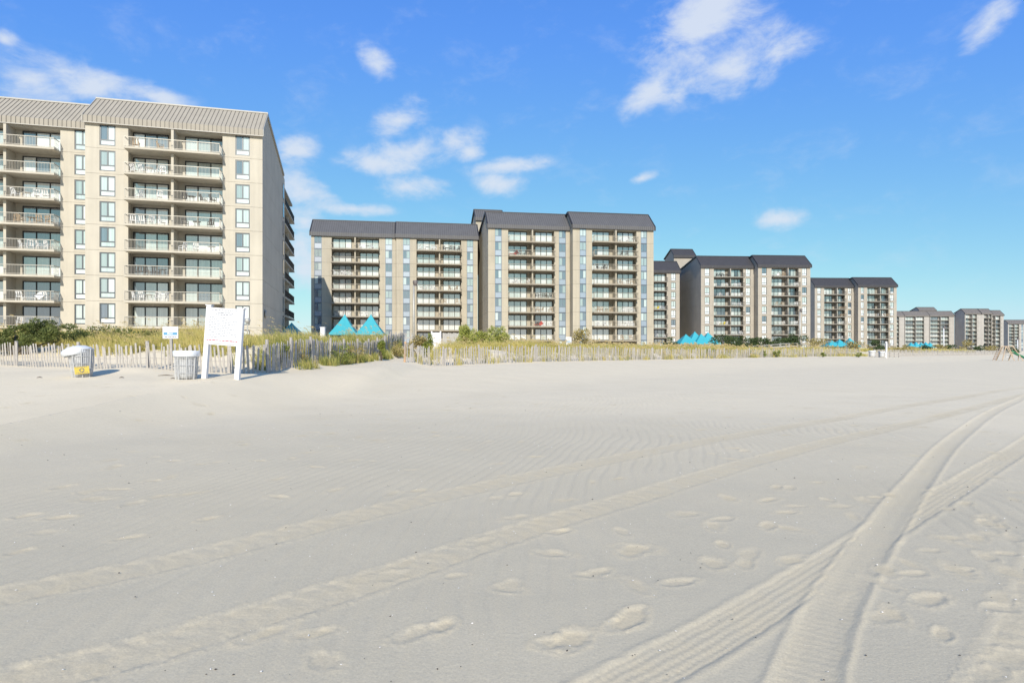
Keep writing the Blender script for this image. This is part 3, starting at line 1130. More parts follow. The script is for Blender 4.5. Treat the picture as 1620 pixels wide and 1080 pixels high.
# ---- third tower
b3 = thing('apartment_tower', 'grey tan apartment tower with slate roofs and a broad grey side wall', 'building', (85.46, 174.0, 0), R(4.3))
tower_block(b3, DUSK, -15.5, 0.0, 0.0, 22.8, 9, (-14.37, -12.97), (-11.52, -6.95, -3.52), (-2.45, -1.09), 31, (True, False), 0.4, 19.4, 'third tower forward bay')
tower_block(b3, DUSK, -31.17, -15.55, 2.5, 22.8, 9, (-30.06, -28.68), (-27.39, -22.7, -18.68), (-17.92, -16.57), 32, (True, False), 0.4, 19.4, 'third tower bay above tents')
tower_block(b3, DUSK, -51.6, -35.2, 8.8, 22.1, 9, (-50.4, -49.0), (-48.2, -43.4, -39.1), (-37.78, -36.38), 33, (False, False), 0.2, 19.4, 'third tower half-hidden bay')
penthouse(b3, DUSK, -32.2, -25.4, 22.3, 20, 31.4)

# ---- fourth tower
b4 = thing('apartment_tower', 'narrower looking grey tan tower with slate roofs, last before the low long block', 'building', (142.49, 225.0, 0), R(3.0))
tower_block(b4, DUSK, -14.75, 0.0, 0.0, 22.6, 9, (-13.73, -12.52), (-11.27, -6.68, -3.13), (-2.50, -1.12), 41, (True, False), 0.3, 19.4, 'fourth tower forward bay')
tower_block(b4, DUSK, -29.78, -14.8, 2.5, 22.6, 9, (-28.82, -27.44), (-26.15, -21.55, -18.27), (-17.1, -15.72), 42, (True, False), 0.3, 19.4, 'fourth tower set-back bay')

# ---- long far block
D5 = 410.0
b5 = thing('apartment_block', 'long far apartment block with brown roof and a dark gable end', 'building', (at(1512, D5), D5, 0), R(-2.0))
for i, a in enumerate((-42.0, -25.5, -9.0)):
    tower_block(b5, FAR, a - 8.2, a + 8.0, 0.0, 22.2, 9, None, (a - 7.7, a - 1.2, a + 4.6), None, 51 + i, (False, False), 0, 19.4, '')
b5b = thing('apartment_block', 'far apartment block with brown roof and pale glazed balconies beside the dark gable', 'building', (at(1569.7, 402), 402, 0), R(2.0))
tower_block(b5b, FAR, -18.6, -7.6, 0.0, 23.2, 9, None, (-18.1, -14.0, -10.4), None, 55, (True, False), 0, 9, '')
tower_block(b5b, FAR, -7.55, -0.05, 0.0, 23.2, 9, None, (-5.6, -2.9, -0.4), None, 57, (False, False), 0, 9, '')
tower_block(b5b, FAR, 0.0, 10.4, 3.0, 22.4, 9, None, (0.6, 4.2, 8.2), None, 56, (False, False), 0, 19.4, '')
penthouse(b5b, FAR, -28.0, -15.5, 30.0, 20, 29.7)
b6 = thing('apartment_block', 'distant grey block with blue roof at the end of the beach', 'building', (at(1627, 535), 535, 0), R(2.0))
tower_block(b6, FAR, -18.5, 0.0, 0.0, 22.6, 9, None, (-17.6, -13.0, -8.5), (-6.5, -4.8), 61, (True, False), 0, 10, '')
tower_block(b6, FAR, 0.1, 18.5, 0.0, 22.6, 9, None, (1.6, 6.0, 10.5), (12.5, 14.0), 62, (True, False), 0, 19.4, '')
penthouse(b6, FAR, -27.0, -14.0, 30.0, 20, 27.5)

# ================================================================== BALCONY FURNITURE
def chair_mesh(m):
    b = MB()
    b.box(-0.26, 0.26, -0.26, 0.24, 0.38, 0.43)
    for x in (-0.22, 0, 0.22):
        b.bar((x, 0.22, 0.42), (x, 0.40, 1.0), 0.12, 0.03)
    b.bar((-0.27, 0.395, 0.98), (0.27, 0.395, 0.98), 0.05)
    for sx in (-0.27, 0.27):
        b.bar((sx, -0.24, 0), (sx, -0.24, 0.64), 0.05)
        b.bar((sx, 0.30, 0), (sx, 0.26, 0.64), 0.05)
        b.bar((sx, -0.28, 0.65), (sx, 0.30, 0.65), 0.07, 0.035)
    return b.mesh('patio_chair', m)


def table_mesh(m):
    b = MB()
    b.lathe([(0, 0.70), (0.42, 0.70), (0.45, 0.72), (0.42, 0.74), (0, 0.74)], 14)
    for k in range(4):
        a = math.pi / 4 + k * math.pi / 2
        b.bar((0.30 * math.cos(a), 0.30 * math.sin(a), 0), (0.25 * math.cos(a), 0.25 * math.sin(a), 0.70), 0.045)
    return b.mesh('patio_table', m)


def lounge_mesh(m):
    b = MB()
    b.box(-0.9, 0.35, -0.3, 0.3, 0.30, 0.36)
    b.bar((0.33, 0, 0.33), (0.85, 0, 0.78), 0.6, 0.05, (0, 1, 0))
    for x in (-0.8, 0.3):
        for y in (-0.27, 0.27):
            b.bar((x, y, 0), (x, y, 0.31), 0.05)
    return b.mesh('sun_lounger', m)


CH = {m: chair_mesh(m) for m in ('white_plastic', 'dark_plastic', 'tan_wicker')}
TB = {m: table_mesh(m) for m in ('white_plastic', 'dark_plastic', 'tan_wicker')}
LG = {m: lounge_mesh(m) for m in ('white_plastic', 'yellow_fabric', 'red_fabric', 'blue_fabric')}
WORD = {'white_plastic': 'white plastic', 'dark_plastic': 'dark', 'tan_wicker': 'tan wicker', 'yellow_fabric': 'yellow', 'red_fabric': 'red', 'blue_fabric': 'blue'}
HALF = ['left half', 'right half']


def furnish():
    rng = random.Random(77)
    for (root, a, c, v0, z, k, half, name, r) in FURN:
        w = c - a
        m = 'white_plastic' if rng.random() < 0.72 else rng.choice(['dark_plastic', 'tan_wicker'])
        spots = []
        n = rng.choice([2, 2, 3, 4])
        xs = [a + w * (i + 0.5 + rng.uniform(-0.15, 0.15)) / (n + 1) for i in range(n + 1)]
        ti = rng.randrange(n + 1)
        for i, x in enumerate(xs):
            if i == ti:
                if rng.random() < 0.55:
                    spots.append(('patio_table', TB[m], 'table', WORD[m] + ' round table', x, 0))
                elif rng.random() < 0.4:
                    lm = rng.choice(['white_plastic', 'yellow_fabric', 'red_fabric', 'blue_fabric', 'white_plastic'])
                    spots.append(('sun_lounger', LG[lm], 'lounger', WORD[lm] + ' sun lounger', x, 0))
            else:
                spots.append(('patio_chair', CH[m], 'chair', WORD[m] + ' chair', x, 0))
        for (nm, me, cat, word, x, _) in spots:
            p = root.matrix_basis @ Vector((x, v0 + rng.uniform(-0.85, -0.2), z + 0.002))
            o = OB(nm, me, None, p, root.rotation_euler.z + (R(rng.uniform(120, 240)) if nm == 'patio_chair' else R(rng.uniform(-12, 12))))
            fl = ORD[k] + (' balcony' if k == 0 else ' balcony from top')
            tag(o, '%s on %s, %s, %s' % (word, fl, HALF[half], name), cat, 'furniture on the %s' % ' '.join(name.split()[:2]))


for o in (b1, b2, b3, b4, b5, b5b, b6):
    o.matrix_basis = Matrix.Translation(o.location) @ Matrix.Rotation(o.rotation_euler.z, 4, 'Z')
furnish()

# ================================================================== SAND FENCES
SLAT = []
for _i in range(3):
    _b = MB()
    _w = (0.074, 0.080, 0.066)[_i]
    _b.box(-_w / 2, _w / 2, -0.007, 0.007, -0.35, 0.98)
    _b.add([(-_w / 2, -0.007, 0.98), (_w / 2, -0.007, 0.98), (_w / 2, 0.007, 0.98), (-_w / 2, 0.007, 0.98), (-_w / 3, -0.006, 1.0), (_w / 2.6, -0.006, 0.995), (_w / 2.6, 0.006, 0.995), (-_w / 3, 0.006, 1.0)],
           [(4, 5, 6, 7), (0, 1, 5, 4), (1, 2, 6, 5), (2, 3, 7, 6), (3, 0, 4, 7)])
    SLAT.append(_b.mesh('slat', 'weathered_slat'))


def post_mesh(h, r, m):
    return cached(('post', h, r, m), lambda: MB().tube([(0, 0, -0.4), (0, 0, h * 0.5), (0.01, 0, h)], [r, r * 0.98, r * 0.95], 9).mesh('post', m))


def sand_fence(label, pts, top, pitch, posts, limit=300, seed=1, lean=0.05, first_post=None, gap=0.03, wires=(0.18, 0.42, 0.66, 0.88)):
    """slats wired side by side along the line pts; top = height shown above the sand"""
    rng = random.Random(seed)
    P = catmull(pts, 10)
    seg = np.hypot(*(P[1:] - P[:-1]).T)
    s = np.concatenate([[0], np.cumsum(seg)])
    tot = s[-1]
    root = thing('sand_fence', label, 'fence', (P[0][0], P[0][1], gz(*P[0])), 0, 'sand fences along the dunes')
    ox, oy, oz = root.location
    n = int(tot / pitch)
    rest = MB()
    sags = [rng.uniform(-1, 1) for _ in range(40)]
    cnt = 0
    drift = 0.0
    for i in range(n):
        if rng.random() < gap:
            continue
        t = (i + 0.5 + rng.uniform(-0.16, 0.16)) * pitch
        x, y = np.interp(t, s, P[:, 0]), np.interp(t, s, P[:, 1])
        x2, y2 = np.interp(t + 0.2, s, P[:, 0]), np.interp(t + 0.2, s, P[:, 1])
        th = math.atan2(y2 - y, x2 - x)
        z = gz(x, y)
        tp = (top(t / tot) if callable(top) else top)
        drift = 0.93 * drift + rng.gauss(0, 0.018)
        ly = rng.gauss(0, 0.045) + drift
        lx = rng.gauss(0, 0.03) + lean
        sc = (tp + rng.uniform(-0.10, 0.06)) / 1.0
        if cnt < limit:
            o = OB('slat', SLAT[rng.randrange(3)], root, (x - ox, y - oy, z - oz))
            o.rotation_euler = (lx, ly, th + rng.gauss(0, 0.15))
            o.scale = (1, 1, sc)
            cnt += 1
        else:
            m = Matrix.Translation((x - ox, y - oy, z - oz)) @ Matrix.Rotation(th, 4, 'Z') @ Matrix.Rotation(ly, 4, 'Y') @ Matrix.Rotation(lx, 4, 'X')
            w = 0.03
            c = [m @ Vector(v) for v in ((-w, 0, -0.3), (w, 0, -0.3), (w, 0, sc), (-w, 0, sc), (-w, 0.012, -0.3), (w, 0.012, -0.3), (w, 0.012, sc), (-w, 0.012, sc))]
            rest.add([tuple(v) for v in c], [(0, 1, 2, 3), (5, 4, 7, 6), (1, 5, 6, 2), (4, 0, 3, 7), (3, 2, 6, 7)])
    if rest.v:
        tag(rest.build('distant_slats', 'weathered_slat', root), kind='stuff')
    for wi in wires:
        q = []
        for t in np.arange(0, tot, 0.5):
            x, y = np.interp(t, s, P[:, 0]), np.interp(t, s, P[:, 1])
            q.append((x - ox, y - oy, gz(x, y) - oz + wi * (top(t / tot) if callable(top) else top)))
        MB().tube(q, 0.004, 4, False).build('wire', 'wire', root)
    for j, t in enumerate(np.arange(0.02, tot, posts)):
        x, y = np.interp(t, s, P[:, 0]), np.interp(t, s, P[:, 1])
        new = first_post and j == 0
        h = round((top(t / tot) if callable(top) else top) + 0.1, 1)
        o = OB('post', post_mesh(h, 0.062, 'new_post' if new else 'weathered_post'), root, (x - ox, y - oy + 0.05, gz(x, y) - oz))
        o.rotation_euler = (rng.gauss(0, 0.03), rng.gauss(0, 0.03), rng.random() * 6)
        if new:
            o['label'] = 'newer orange brown end post'
    return root


sand_fence('weathered slat fence behind the bins and the notice board', [(-27, 26.8), (-21, 24.9), (-15, 22.75), (-11.8, 21.7), (-10.3, 21.25), (-9.3, 21.15), (-8.75, 21.6)],
           lambda t: 0.98 - 0.10 * math.sin(t * 3.0), 0.165, 3.6, 300, 5, 0.06)
sand_fence('weathered slat fence running back up the sandy path among weeds', [(-8.75, 21.7), (-8.85, 24), (-8.9, 28), (-8.85, 33), (-8.8, 38), (-9.0, 44), (-9.2, 52)],
           1.05, 0.12, 2.6, 300, 6, -0.02, None, 0.0)
sand_fence('long weathered slat fence starting at an orange brown post, below the dune grass', [(-6.3, 35.5), (-4.6, 37.6), (-1.75, 41), (4, 48.3), (9, 55), (14.5, 61), (20, 67), (28, 74.5), (36, 81.5), (47, 91.5), (58, 101)],
           lambda t: 1.12 + 0.06 * math.sin(t * 9), 0.165, 3.2, 300, 7, 0.03, True, 0.05)
sand_fence('far stretch of grey slat fence beyond the white bins towards the swing set', [(62, 104), (75, 115), (90, 128), (117, 152), (150, 184)],
           1.12, 0.12, 4.0, 120, 8, 0.0, None, 0.0, (0.4, 0.8))

# ================================================================== VEGETATION
def grass_mesh(name, cx, cy, cz, hgt, nb, width, lean, rng, mats, tint0, spread):
    """nb blades per clump, each blade two bent segments"""
    n = len(cx)
    ci = np.repeat(np.arange(n), nb)
    N = len(ci)
    ang = rng.uniform(0, 2 * np.pi, N)
    rad = spread[ci] * np.sqrt(rng.uniform(0, 1, N))
    bx, by = cx[ci] + np.cos(ang) * rad, cy[ci] + np.sin(ang) * rad
    bz = ground(bx, by) - 0.03
    h = hgt[ci] * rng.uniform(0.55, 1.1, N)
    dirx = np.cos(ang) * rng.uniform(0.05, 0.4, N) + lean + rng.normal(0, 0.14, N)
    diry = np.sin(ang) * rng.uniform(0.05, 0.4, N) + rng.normal(0, 0.14, N)
    w = width[ci] * rng.uniform(0.7, 1.3, N)
    wa = rng.uniform(0, np.pi, N)
    wx, wy = np.cos(wa) * w, np.sin(wa) * w * 0.4
    v = np.empty((N, 5, 3))
    v[:, 0] = np.stack([bx - wx, by - wy, bz], 1)
    v[:, 1] = np.stack([bx + wx, by + wy, bz], 1)
    mx, my, mz = bx + dirx * h * 0.30, by + diry * h * 0.30, bz + h * 0.62
    v[:, 2] = np.stack([mx - wx * 0.8, my - wy * 0.8, mz], 1)
    v[:, 3] = np.stack([mx + wx * 0.8, my + wy * 0.8, mz], 1)
    v[:, 4] = np.stack([bx + dirx * h * 0.85, by + diry * h * 0.85, bz + h * rng.uniform(0.82, 1.0, N)], 1)
    base = (np.arange(N) * 5)[:, None]
    t = np.concatenate([base + np.array([[0, 1, 3]]), base + np.array([[0, 3, 2]]), base + np.array([[2, 3, 4]])], 0)
    tint = np.clip(tint0[ci] + rng.normal(0, 0.22, N), 0, 1)
    tips = v[:, 4].copy()
    return np_mesh(name, v.reshape(-1, 3), t, mats, ('tint', np.repeat(tint, 5))), tips, h


def plant_grass():
    rng = np.random.RandomState(21)
    xs, ys, hs, ws, ts, sp = [], [], [], [], [], []

    def put(x, y, h, t, s=0.16):
        xs.append(x)
        ys.append(y)
        hs.append(h)
        ts.append(t)
        sp.append(s)
    tries = 0
    while len(xs) < 6200 and tries < 60000:
        tries += 1
        u = rng.rand()
        x = -30 + 22 * rng.rand() if u < 0.42 else (-8 + 40 * rng.rand() ** 1.2 if u < 0.78 else 20 + 110 * rng.rand())
        q = 1.5 + rng.gamma(2.2, 2.6)
        if q > 16:
            continue
        y = np.interp(x, TOE_X, TOE_Y) + q / (0.97 if x < -9 else 0.76)
        if abs(x - (-7.55 + 0.02 * (y - 22))) < 1.6 and y < 60:
            continue
        if x > 58 and (q < 4.0 or rng.rand() < 0.4):
            continue
        if x < -9 and q < 2.6:
            continue
        nzv = float(perlin(np.array([x * 0.35 + 2]), np.array([y * 0.35]))[0])
        if nzv < (-0.10 if x < -9 else -0.18) and q < 7:
            continue
        h = (0.42 + 0.30 * rng.rand() + 1.0 * max(0, nzv)) if x < -9 else (0.55 + 0.3 * rng.rand() + 0.5 * max(0, nzv))
        put(x, y, h, 0.55 + 0.55 * nzv + rng.normal(0, 0.12))
    # weeds and tall tufts among the path fence and through the slats of the long fence
    for _ in range(620):
        y = 22.5 + 28 * rng.rand() ** 1.3
        front = rng.rand() < 0.5
        x = -8.72 + abs(rng.normal(0, 0.16)) + (0.1 if y < 24 else 0) if front else -9.05 - abs(rng.normal(0, 0.5))
        if front and (y < 24.5 or perlin(np.array([y * 0.45]), np.array([3.3]))[0] < -0.12):
            continue
        put(x, y, (0.3 + 0.45 * rng.rand()) if front else (0.55 + 0.55 * rng.rand()), 0.0 + 0.5 * rng.rand(), 0.16)
    for _ in range(260):
        x = -6 + 66 * rng.rand()
        y = np.interp(x, TOE_X, TOE_Y) + rng.uniform(-0.2, 1.6)
        put(x, y, 0.35 + 0.45 * rng.rand(), 0.3 + 0.5 * rng.rand(), 0.2)
    xs, ys, hs, ts, sp = map(np.array, (xs, ys, hs, ts, sp))
    D = np.hypot(xs, ys)
    ws = np.clip(0.00028 * D, 0.005, 0.04)
    sp = sp * np.clip(D / 35, 1, 3)
    me, tips, h = grass_mesh('dune_grass', xs, ys, None, hs, 20, ws, -0.22, rng, 'dune_grass', ts, sp)
    tag(OB('dune_grass', me), 'yellow green dune grass covering the sand ridge behind the fences', 'grass', None, 'stuff')
    # seed plumes of the sea oats: bent golden tassels above the blades
    pick = rng.rand(len(xs)) < 0.13
    px_, py_ = xs[pick], ys[pick]
    me2, tips, h = grass_mesh('sea_oat_stalks', px_, py_, None, hs[pick] * 1.45, 4, ws[pick] * 0.5, -0.30, rng, 'sea_oat', ts[pick], sp[pick])
    n = len(tips)
    k = 9
    ti = np.repeat(np.arange(n), k)
    f = np.tile(np.arange(k) / (k - 1), n)
    s = 0.32 * np.repeat(rng.uniform(0.7, 1.2, n), k)
    base = tips[ti] + np.stack([-0.55 * f * s, rng.normal(0, 0.03, n * k), -0.25 * f * s + 0.35 * s * (1 - f) * f], 1) + np.stack([0.25 * s, 0 * s, -0.55 * s], 1) * (1 - f)[:, None]
    wd = np.repeat(np.clip(0.0008 * np.hypot(px_, py_), 0.016, 0.07)[np.repeat(np.arange(len(px_)), 4)], k) * (0.6 + 0.8 * np.sin(np.pi * np.clip(f, 0.08, 0.95)))
    a = rng.uniform(0, np.pi, n * k)
    v = np.empty((n * k, 3, 3))
    v[:, 0] = base + np.stack([np.cos(a) * wd * 0.5, np.sin(a) * wd * 0.5, wd * 0.2], 1)
    v[:, 1] = base - np.stack([np.cos(a) * wd * 0.5, np.sin(a) * wd * 0.5, -wd * 0.2], 1)
    v[:, 2] = base + np.stack([-wd * 0.8, wd * 0, -wd * 1.6], 1)
    t = np.arange(n * k * 3).reshape(-1, 3)
    me3 = np_mesh('sea_oat_plumes', v.reshape(-1, 3), t, 'sea_oat', ('tint', np.repeat(np.clip(rng.normal(0.5, 0.3, n * k), 0, 1), 3)))
    st = tag(OB('sea_oats', me2), 'golden sea oats with drooping seed plumes above the dune grass', 'sea oats', None, 'stuff')
    OB('plume', me3, st)


plant_grass()


def leaf_cloud(name, blobs, n, size, m, seed, parent, narrow=0.5, tint_lo=0.0):
    """leaves spread through several lobes, denser towards each lobe's skin, lighter on the outside"""
    rng = np.random.RandomState(seed)
    vol = np.array([b[3] * b[4] * b[5] for b in blobs]) ** 0.7
    pick = rng.choice(len(blobs), n, p=vol / vol.sum())
    B = np.array(blobs)[pick]
    d = rng.normal(size=(n, 3))
    d /= np.linalg.norm(d, axis=1)[:, None]
    r = rng.uniform(0.35, 1.0, n) ** 0.5 * rng.normal(1.0, 0.10, n)
    lump = 1 + 0.30 * perlin(d[:, 0] * 2.2 + pick * 3.1, d[:, 2] * 2.2 + d[:, 1] * 1.7)
    c = B[:, :3] + d * B[:, 3:6] * (r * lump)[:, None]
    ax = d * 0.6 + rng.normal(size=(n, 3)) * 0.6 + np.array([0, 0, 0.35])
    ax /= np.linalg.norm(ax, axis=1)[:, None]
    sd_ = np.cross(ax, rng.normal(size=(n, 3)))
    sd_ /= np.linalg.norm(sd_, axis=1)[:, None]
    s = size * rng.uniform(0.6, 1.35, n)[:, None]
    v = np.empty((n, 4, 3))
    v[:, 0] = c - ax * s
    v[:, 1] = c + sd_ * s * narrow
    v[:, 2] = c + ax * s
    v[:, 3] = c - sd_ * s * narrow
    tint = np.clip(tint_lo + 0.5 * rng.rand(n) + 0.35 * perlin(c[:, 0] * 2.1, c[:, 2] * 2.1 + c[:, 1]) + 0.12, 0, 1)
    q = (np.arange(n) * 4)[:, None] + np.array([[0, 1, 2, 3]])
    o = OB(name, np_mesh(name, v.reshape(-1, 3), q, m, ('tint', np.repeat(tint, 4))), parent)
    return o


def shrub(label, px, D, h, w, m='shrub_leaf', n=1400, size=0.06, lobes=7, seed=1, cat='shrub', group=None, stems=4, narrow=0.45, sink=0.0, name='shrub'):
    rng = random.Random(seed)
    x, y = at(px, D), D
    root = thing(name, label, cat, (x, y, gz(x, y) - sink), 0, group)
    bl = []
    for i in range(lobes):
        f = (i + 0.6) / lobes
        hh = h * (0.22 + 0.66 * rng.random())
        off = rng.uniform(-0.5, 0.5) * w * (1.1 - 0.55 * hh / h)
        rr = rng.uniform(0.18, 0.30)
        bl.append((off, rng.uniform(-0.3, 0.3) * w, hh, w * rr, w * rr, h * rng.uniform(0.14, 0.24)))
    for i in range(stems):
        b = bl[i % len(bl)]
        MB().tube([(b[0] * 0.15, b[1] * 0.15, -0.15), (b[0] * 0.5, b[1] * 0.5, b[2] * 0.55), (b[0], b[1], b[2])], [0.022 * h, 0.016 * h, 0.007 * h], 6).build('stem', 'bark', root, smooth=True)
    leaf_cloud('foliage', bl, n, size, m, seed, root, narrow)
    return root


# wind-bent shore pine on the dune
def shore_pine():
    x, y = at(46, 27.6), 27.6
    root = thing('shore_pine', 'low dark green wind-bent pine bush on the dune under the cream tower', 'bush', (x, y, gz(x, y)))
    rng = random.Random(9)
    bl = []
    for i in range(44):
        f = rng.uniform(-1, 1)
        top = 1.72 - 0.45 * abs(f - 0.15) - 0.2 * max(0, -f)
        bl.append((f * 1.75, rng.uniform(-0.6, 0.6), rng.uniform(0.25, 1.0) * top, rng.uniform(0.18, 0.34), rng.uniform(0.2, 0.35), rng.uniform(0.12, 0.22)))
    for i in range(7):
        b = bl[i * 4]
        MB().tube([(-0.7 + 0.1 * i, 0, -0.15), (b[0] * 0.4 - 0.3, b[1] * 0.3, b[2] * 0.45), (b[0] * 0.8, b[1] * 0.7, b[2] * 0.8), b[:3]], [0.06, 0.045, 0.03, 0.012], 7).build('limb', 'bark', root, smooth=True)
    leaf_cloud('foliage', bl, 12000, 0.062, 'pine_leaf', 4, root, 0.26)


shore_pine()
shrub('low green bayberry in the dune grass behind the leaning bin', 128, 29.5, 0.75, 1.9, 'pine_leaf', 1500, 0.05, 9, 81)
shrub('low dark green bayberry in the dune grass right of the leaning bin', 178, 30.5, 0.8, 2.2, 'pine_leaf', 1500, 0.05, 9, 82)
shrub('low dark green bayberry in the dune grass behind the small blue and white sign', 243, 30, 0.68, 1.7, 'pine_leaf', 1200, 0.05, 9, 83)
shrub('bright yellow green weed growing through the bent corner of the path fence', 441, 23.9, 0.72, 0.85, 'shrub_leaf', 900, 0.045, 7, 2, narrow=0.35)
shrub('low grey green weed beside the round grey fence post', 470, 25.6, 0.55, 0.8, 'dry_leaf', 500, 0.04, 6, 3)
shrub('bushy weed with mixed green and straw leaves halfway along the path fence', 535, 30.0, 1.05, 1.3, 'shrub_leaf', 1200, 0.05, 8, 4, narrow=0.3)
shrub('grey green weed clump next after the bushy one up the path fence', 562, 33.0, 1.0, 1.2, 'dry_leaf', 900, 0.05, 7, 5, narrow=0.3)
shrub('tall upright leafy green plant with yellow foot by the sandy path', 603, 38.5, 1.45, 0.62, 'shrub_leaf', 1300, 0.06, 9, 6, narrow=0.3)
shrub('straw brown tall weed at the head of the sandy path', 632, 44.5, 1.3, 0.9, 'dry_leaf', 900, 0.06, 8, 7, narrow=0.3)
shrub('tall olive shrub on the dune beside the white gate', 664, 50, 2.2, 1.7, 'dry_leaf', 1700, 0.09, 9, 8, narrow=0.35)
shrub('olive shrub with yellow leaves touching the white gate', 676, 49, 2.0, 1.0, 'shrub_leaf', 1100, 0.09, 8, 9, narrow=0.35)
shrub('fresh green reedy clump behind the long fence, left of the golden clump', 735, 50, 2.0, 1.5, 'reed_leaf', 2000, 0.17, 9, 10, narrow=0.14)
shrub('golden reedy clump behind the long fence below the tan side wall', 757, 51, 2.1, 1.9, 'reed_leaf', 2200, 0.17, 10, 11, narrow=0.14)
shrub('second green reedy clump behind the long fence below the blue window strip', 793, 54, 1.9, 2.1, 'reed_leaf', 2200, 0.17, 10, 12, narrow=0.14)
shrub('rounded brown green bush below the right half of the tan tower', 921, 66, 2.4, 2.0, 'dry_leaf', 1500, 0.09, 8, 13)
shrub('small grey green bush left of the teal tents by the third tower', 1062, 112, 2.2, 2.6, 'hedge_leaf', 900, 0.14, 8, 14)
for i, (px, w) in enumerate([(1142, 4.5), (1160, 3.2), (1175, 3.6), (1190, 3.4), (1206, 3.8), (1222, 3.2), (1238, 3.4), (1252, 3.0)]):
    shrub('dark green hedge bush in the row before the third tower', px, 112 + i * 1.5, 2.5 if i != 0 else 3.0, w, 'hedge_leaf', 900, 0.15, 9, 20 + i, 'bush', 'hedge bushes before the third tower')
shrub('dark taller evergreen behind the white floodlight pole', 1263, 122, 3.4, 3.6, 'hedge_leaf', 1200, 0.16, 10, 31, 'bush')
shrub('single green weed standing in front of the long fence', 1124, 72, 0.95, 1.1, 'shrub_leaf', 500, 0.07, 6, 32)
for i, (px, D, h) in enumerate([(1190, 77.5, 0.8), (1207, 78.5, 1.0), (1229, 80, 1.0), (1301, 86.5, 0.8), (1360, 93, 0.7)]):
    shrub('green tuft at the foot of the far half of the long fence', px, D, h, 1.0, 'shrub_leaf', 350, 0.08, 6, 40 + i, 'shrub', 'tufts at the foot of the long fence')
shrub('golden shrub mound between the floodlight pole and the small teal tents', 1297, 108, 2.2, 5.0, 'dry_leaf', 1200, 0.12, 10, 50)
shrub('golden mound under the small teal tents by the fourth tower', 1342, 112, 1.9, 4.6, 'dry_leaf', 1100, 0.12, 10, 51)
shrub('dark green bush behind the white bins', 1389, 118, 2.2, 3.2, 'hedge_leaf', 900, 0.14, 8, 52, 'bush')
shrub('olive mound beside the far white signboard', 1425, 124, 1.5, 5.0, 'dry_leaf', 900, 0.13, 10, 53)
for i, px in enumerate([1440, 1462, 1485, 1503, 1530, 1552, 1566, 1600]):
    shrub('low olive dune bush before the far long block', px, 175 + i * 4, 2.0 if px != 1530 else 3.6, 4.6, 'hedge_leaf' if i % 2 else 'dry_leaf', 420, 0.22, 8, 60 + i, 'bush', 'dune bushes before the far long block')

# ================================================================== THINGS ON THE BEACH
def wire_basket(root, rt, rb, h):
    b = MB()
    n = 40
    for k in range(n):
        a = 2 * math.pi * k / n
        b.bar((rb * math.cos(a), rb * math.sin(a), 0.0), (rt * math.cos(a), rt * math.sin(a), h), 0.008 if k % 5 else 0.026)
    for f in (0.02, 0.25, 0.5, 0.75, 0.98):
        r = rb + (rt - rb) * f
        b.tube([(r * math.cos(2 * math.pi * k / 24), r * math.sin(2 * math.pi * k / 24), h * f) for k in range(25)], 0.009, 5, False)
    return b.build('basket', 'bin_wire', root)


def lumpy(prof, n, amp, seed, freq=5.0):
    b = MB().lathe(prof, n)
    rs = np.array(b.v)
    a = np.arctan2(rs[:, 1], rs[:, 0])
    k = 1 + amp * perlin(np.cos(a) * freq * 0.5 + seed, rs[:, 2] * freq + np.sin(a) * freq * 0.5) * 1.6
    rs[:, 0] *= k
    rs[:, 1] *= k
    b.v = [tuple(p) for p in rs]
    return b


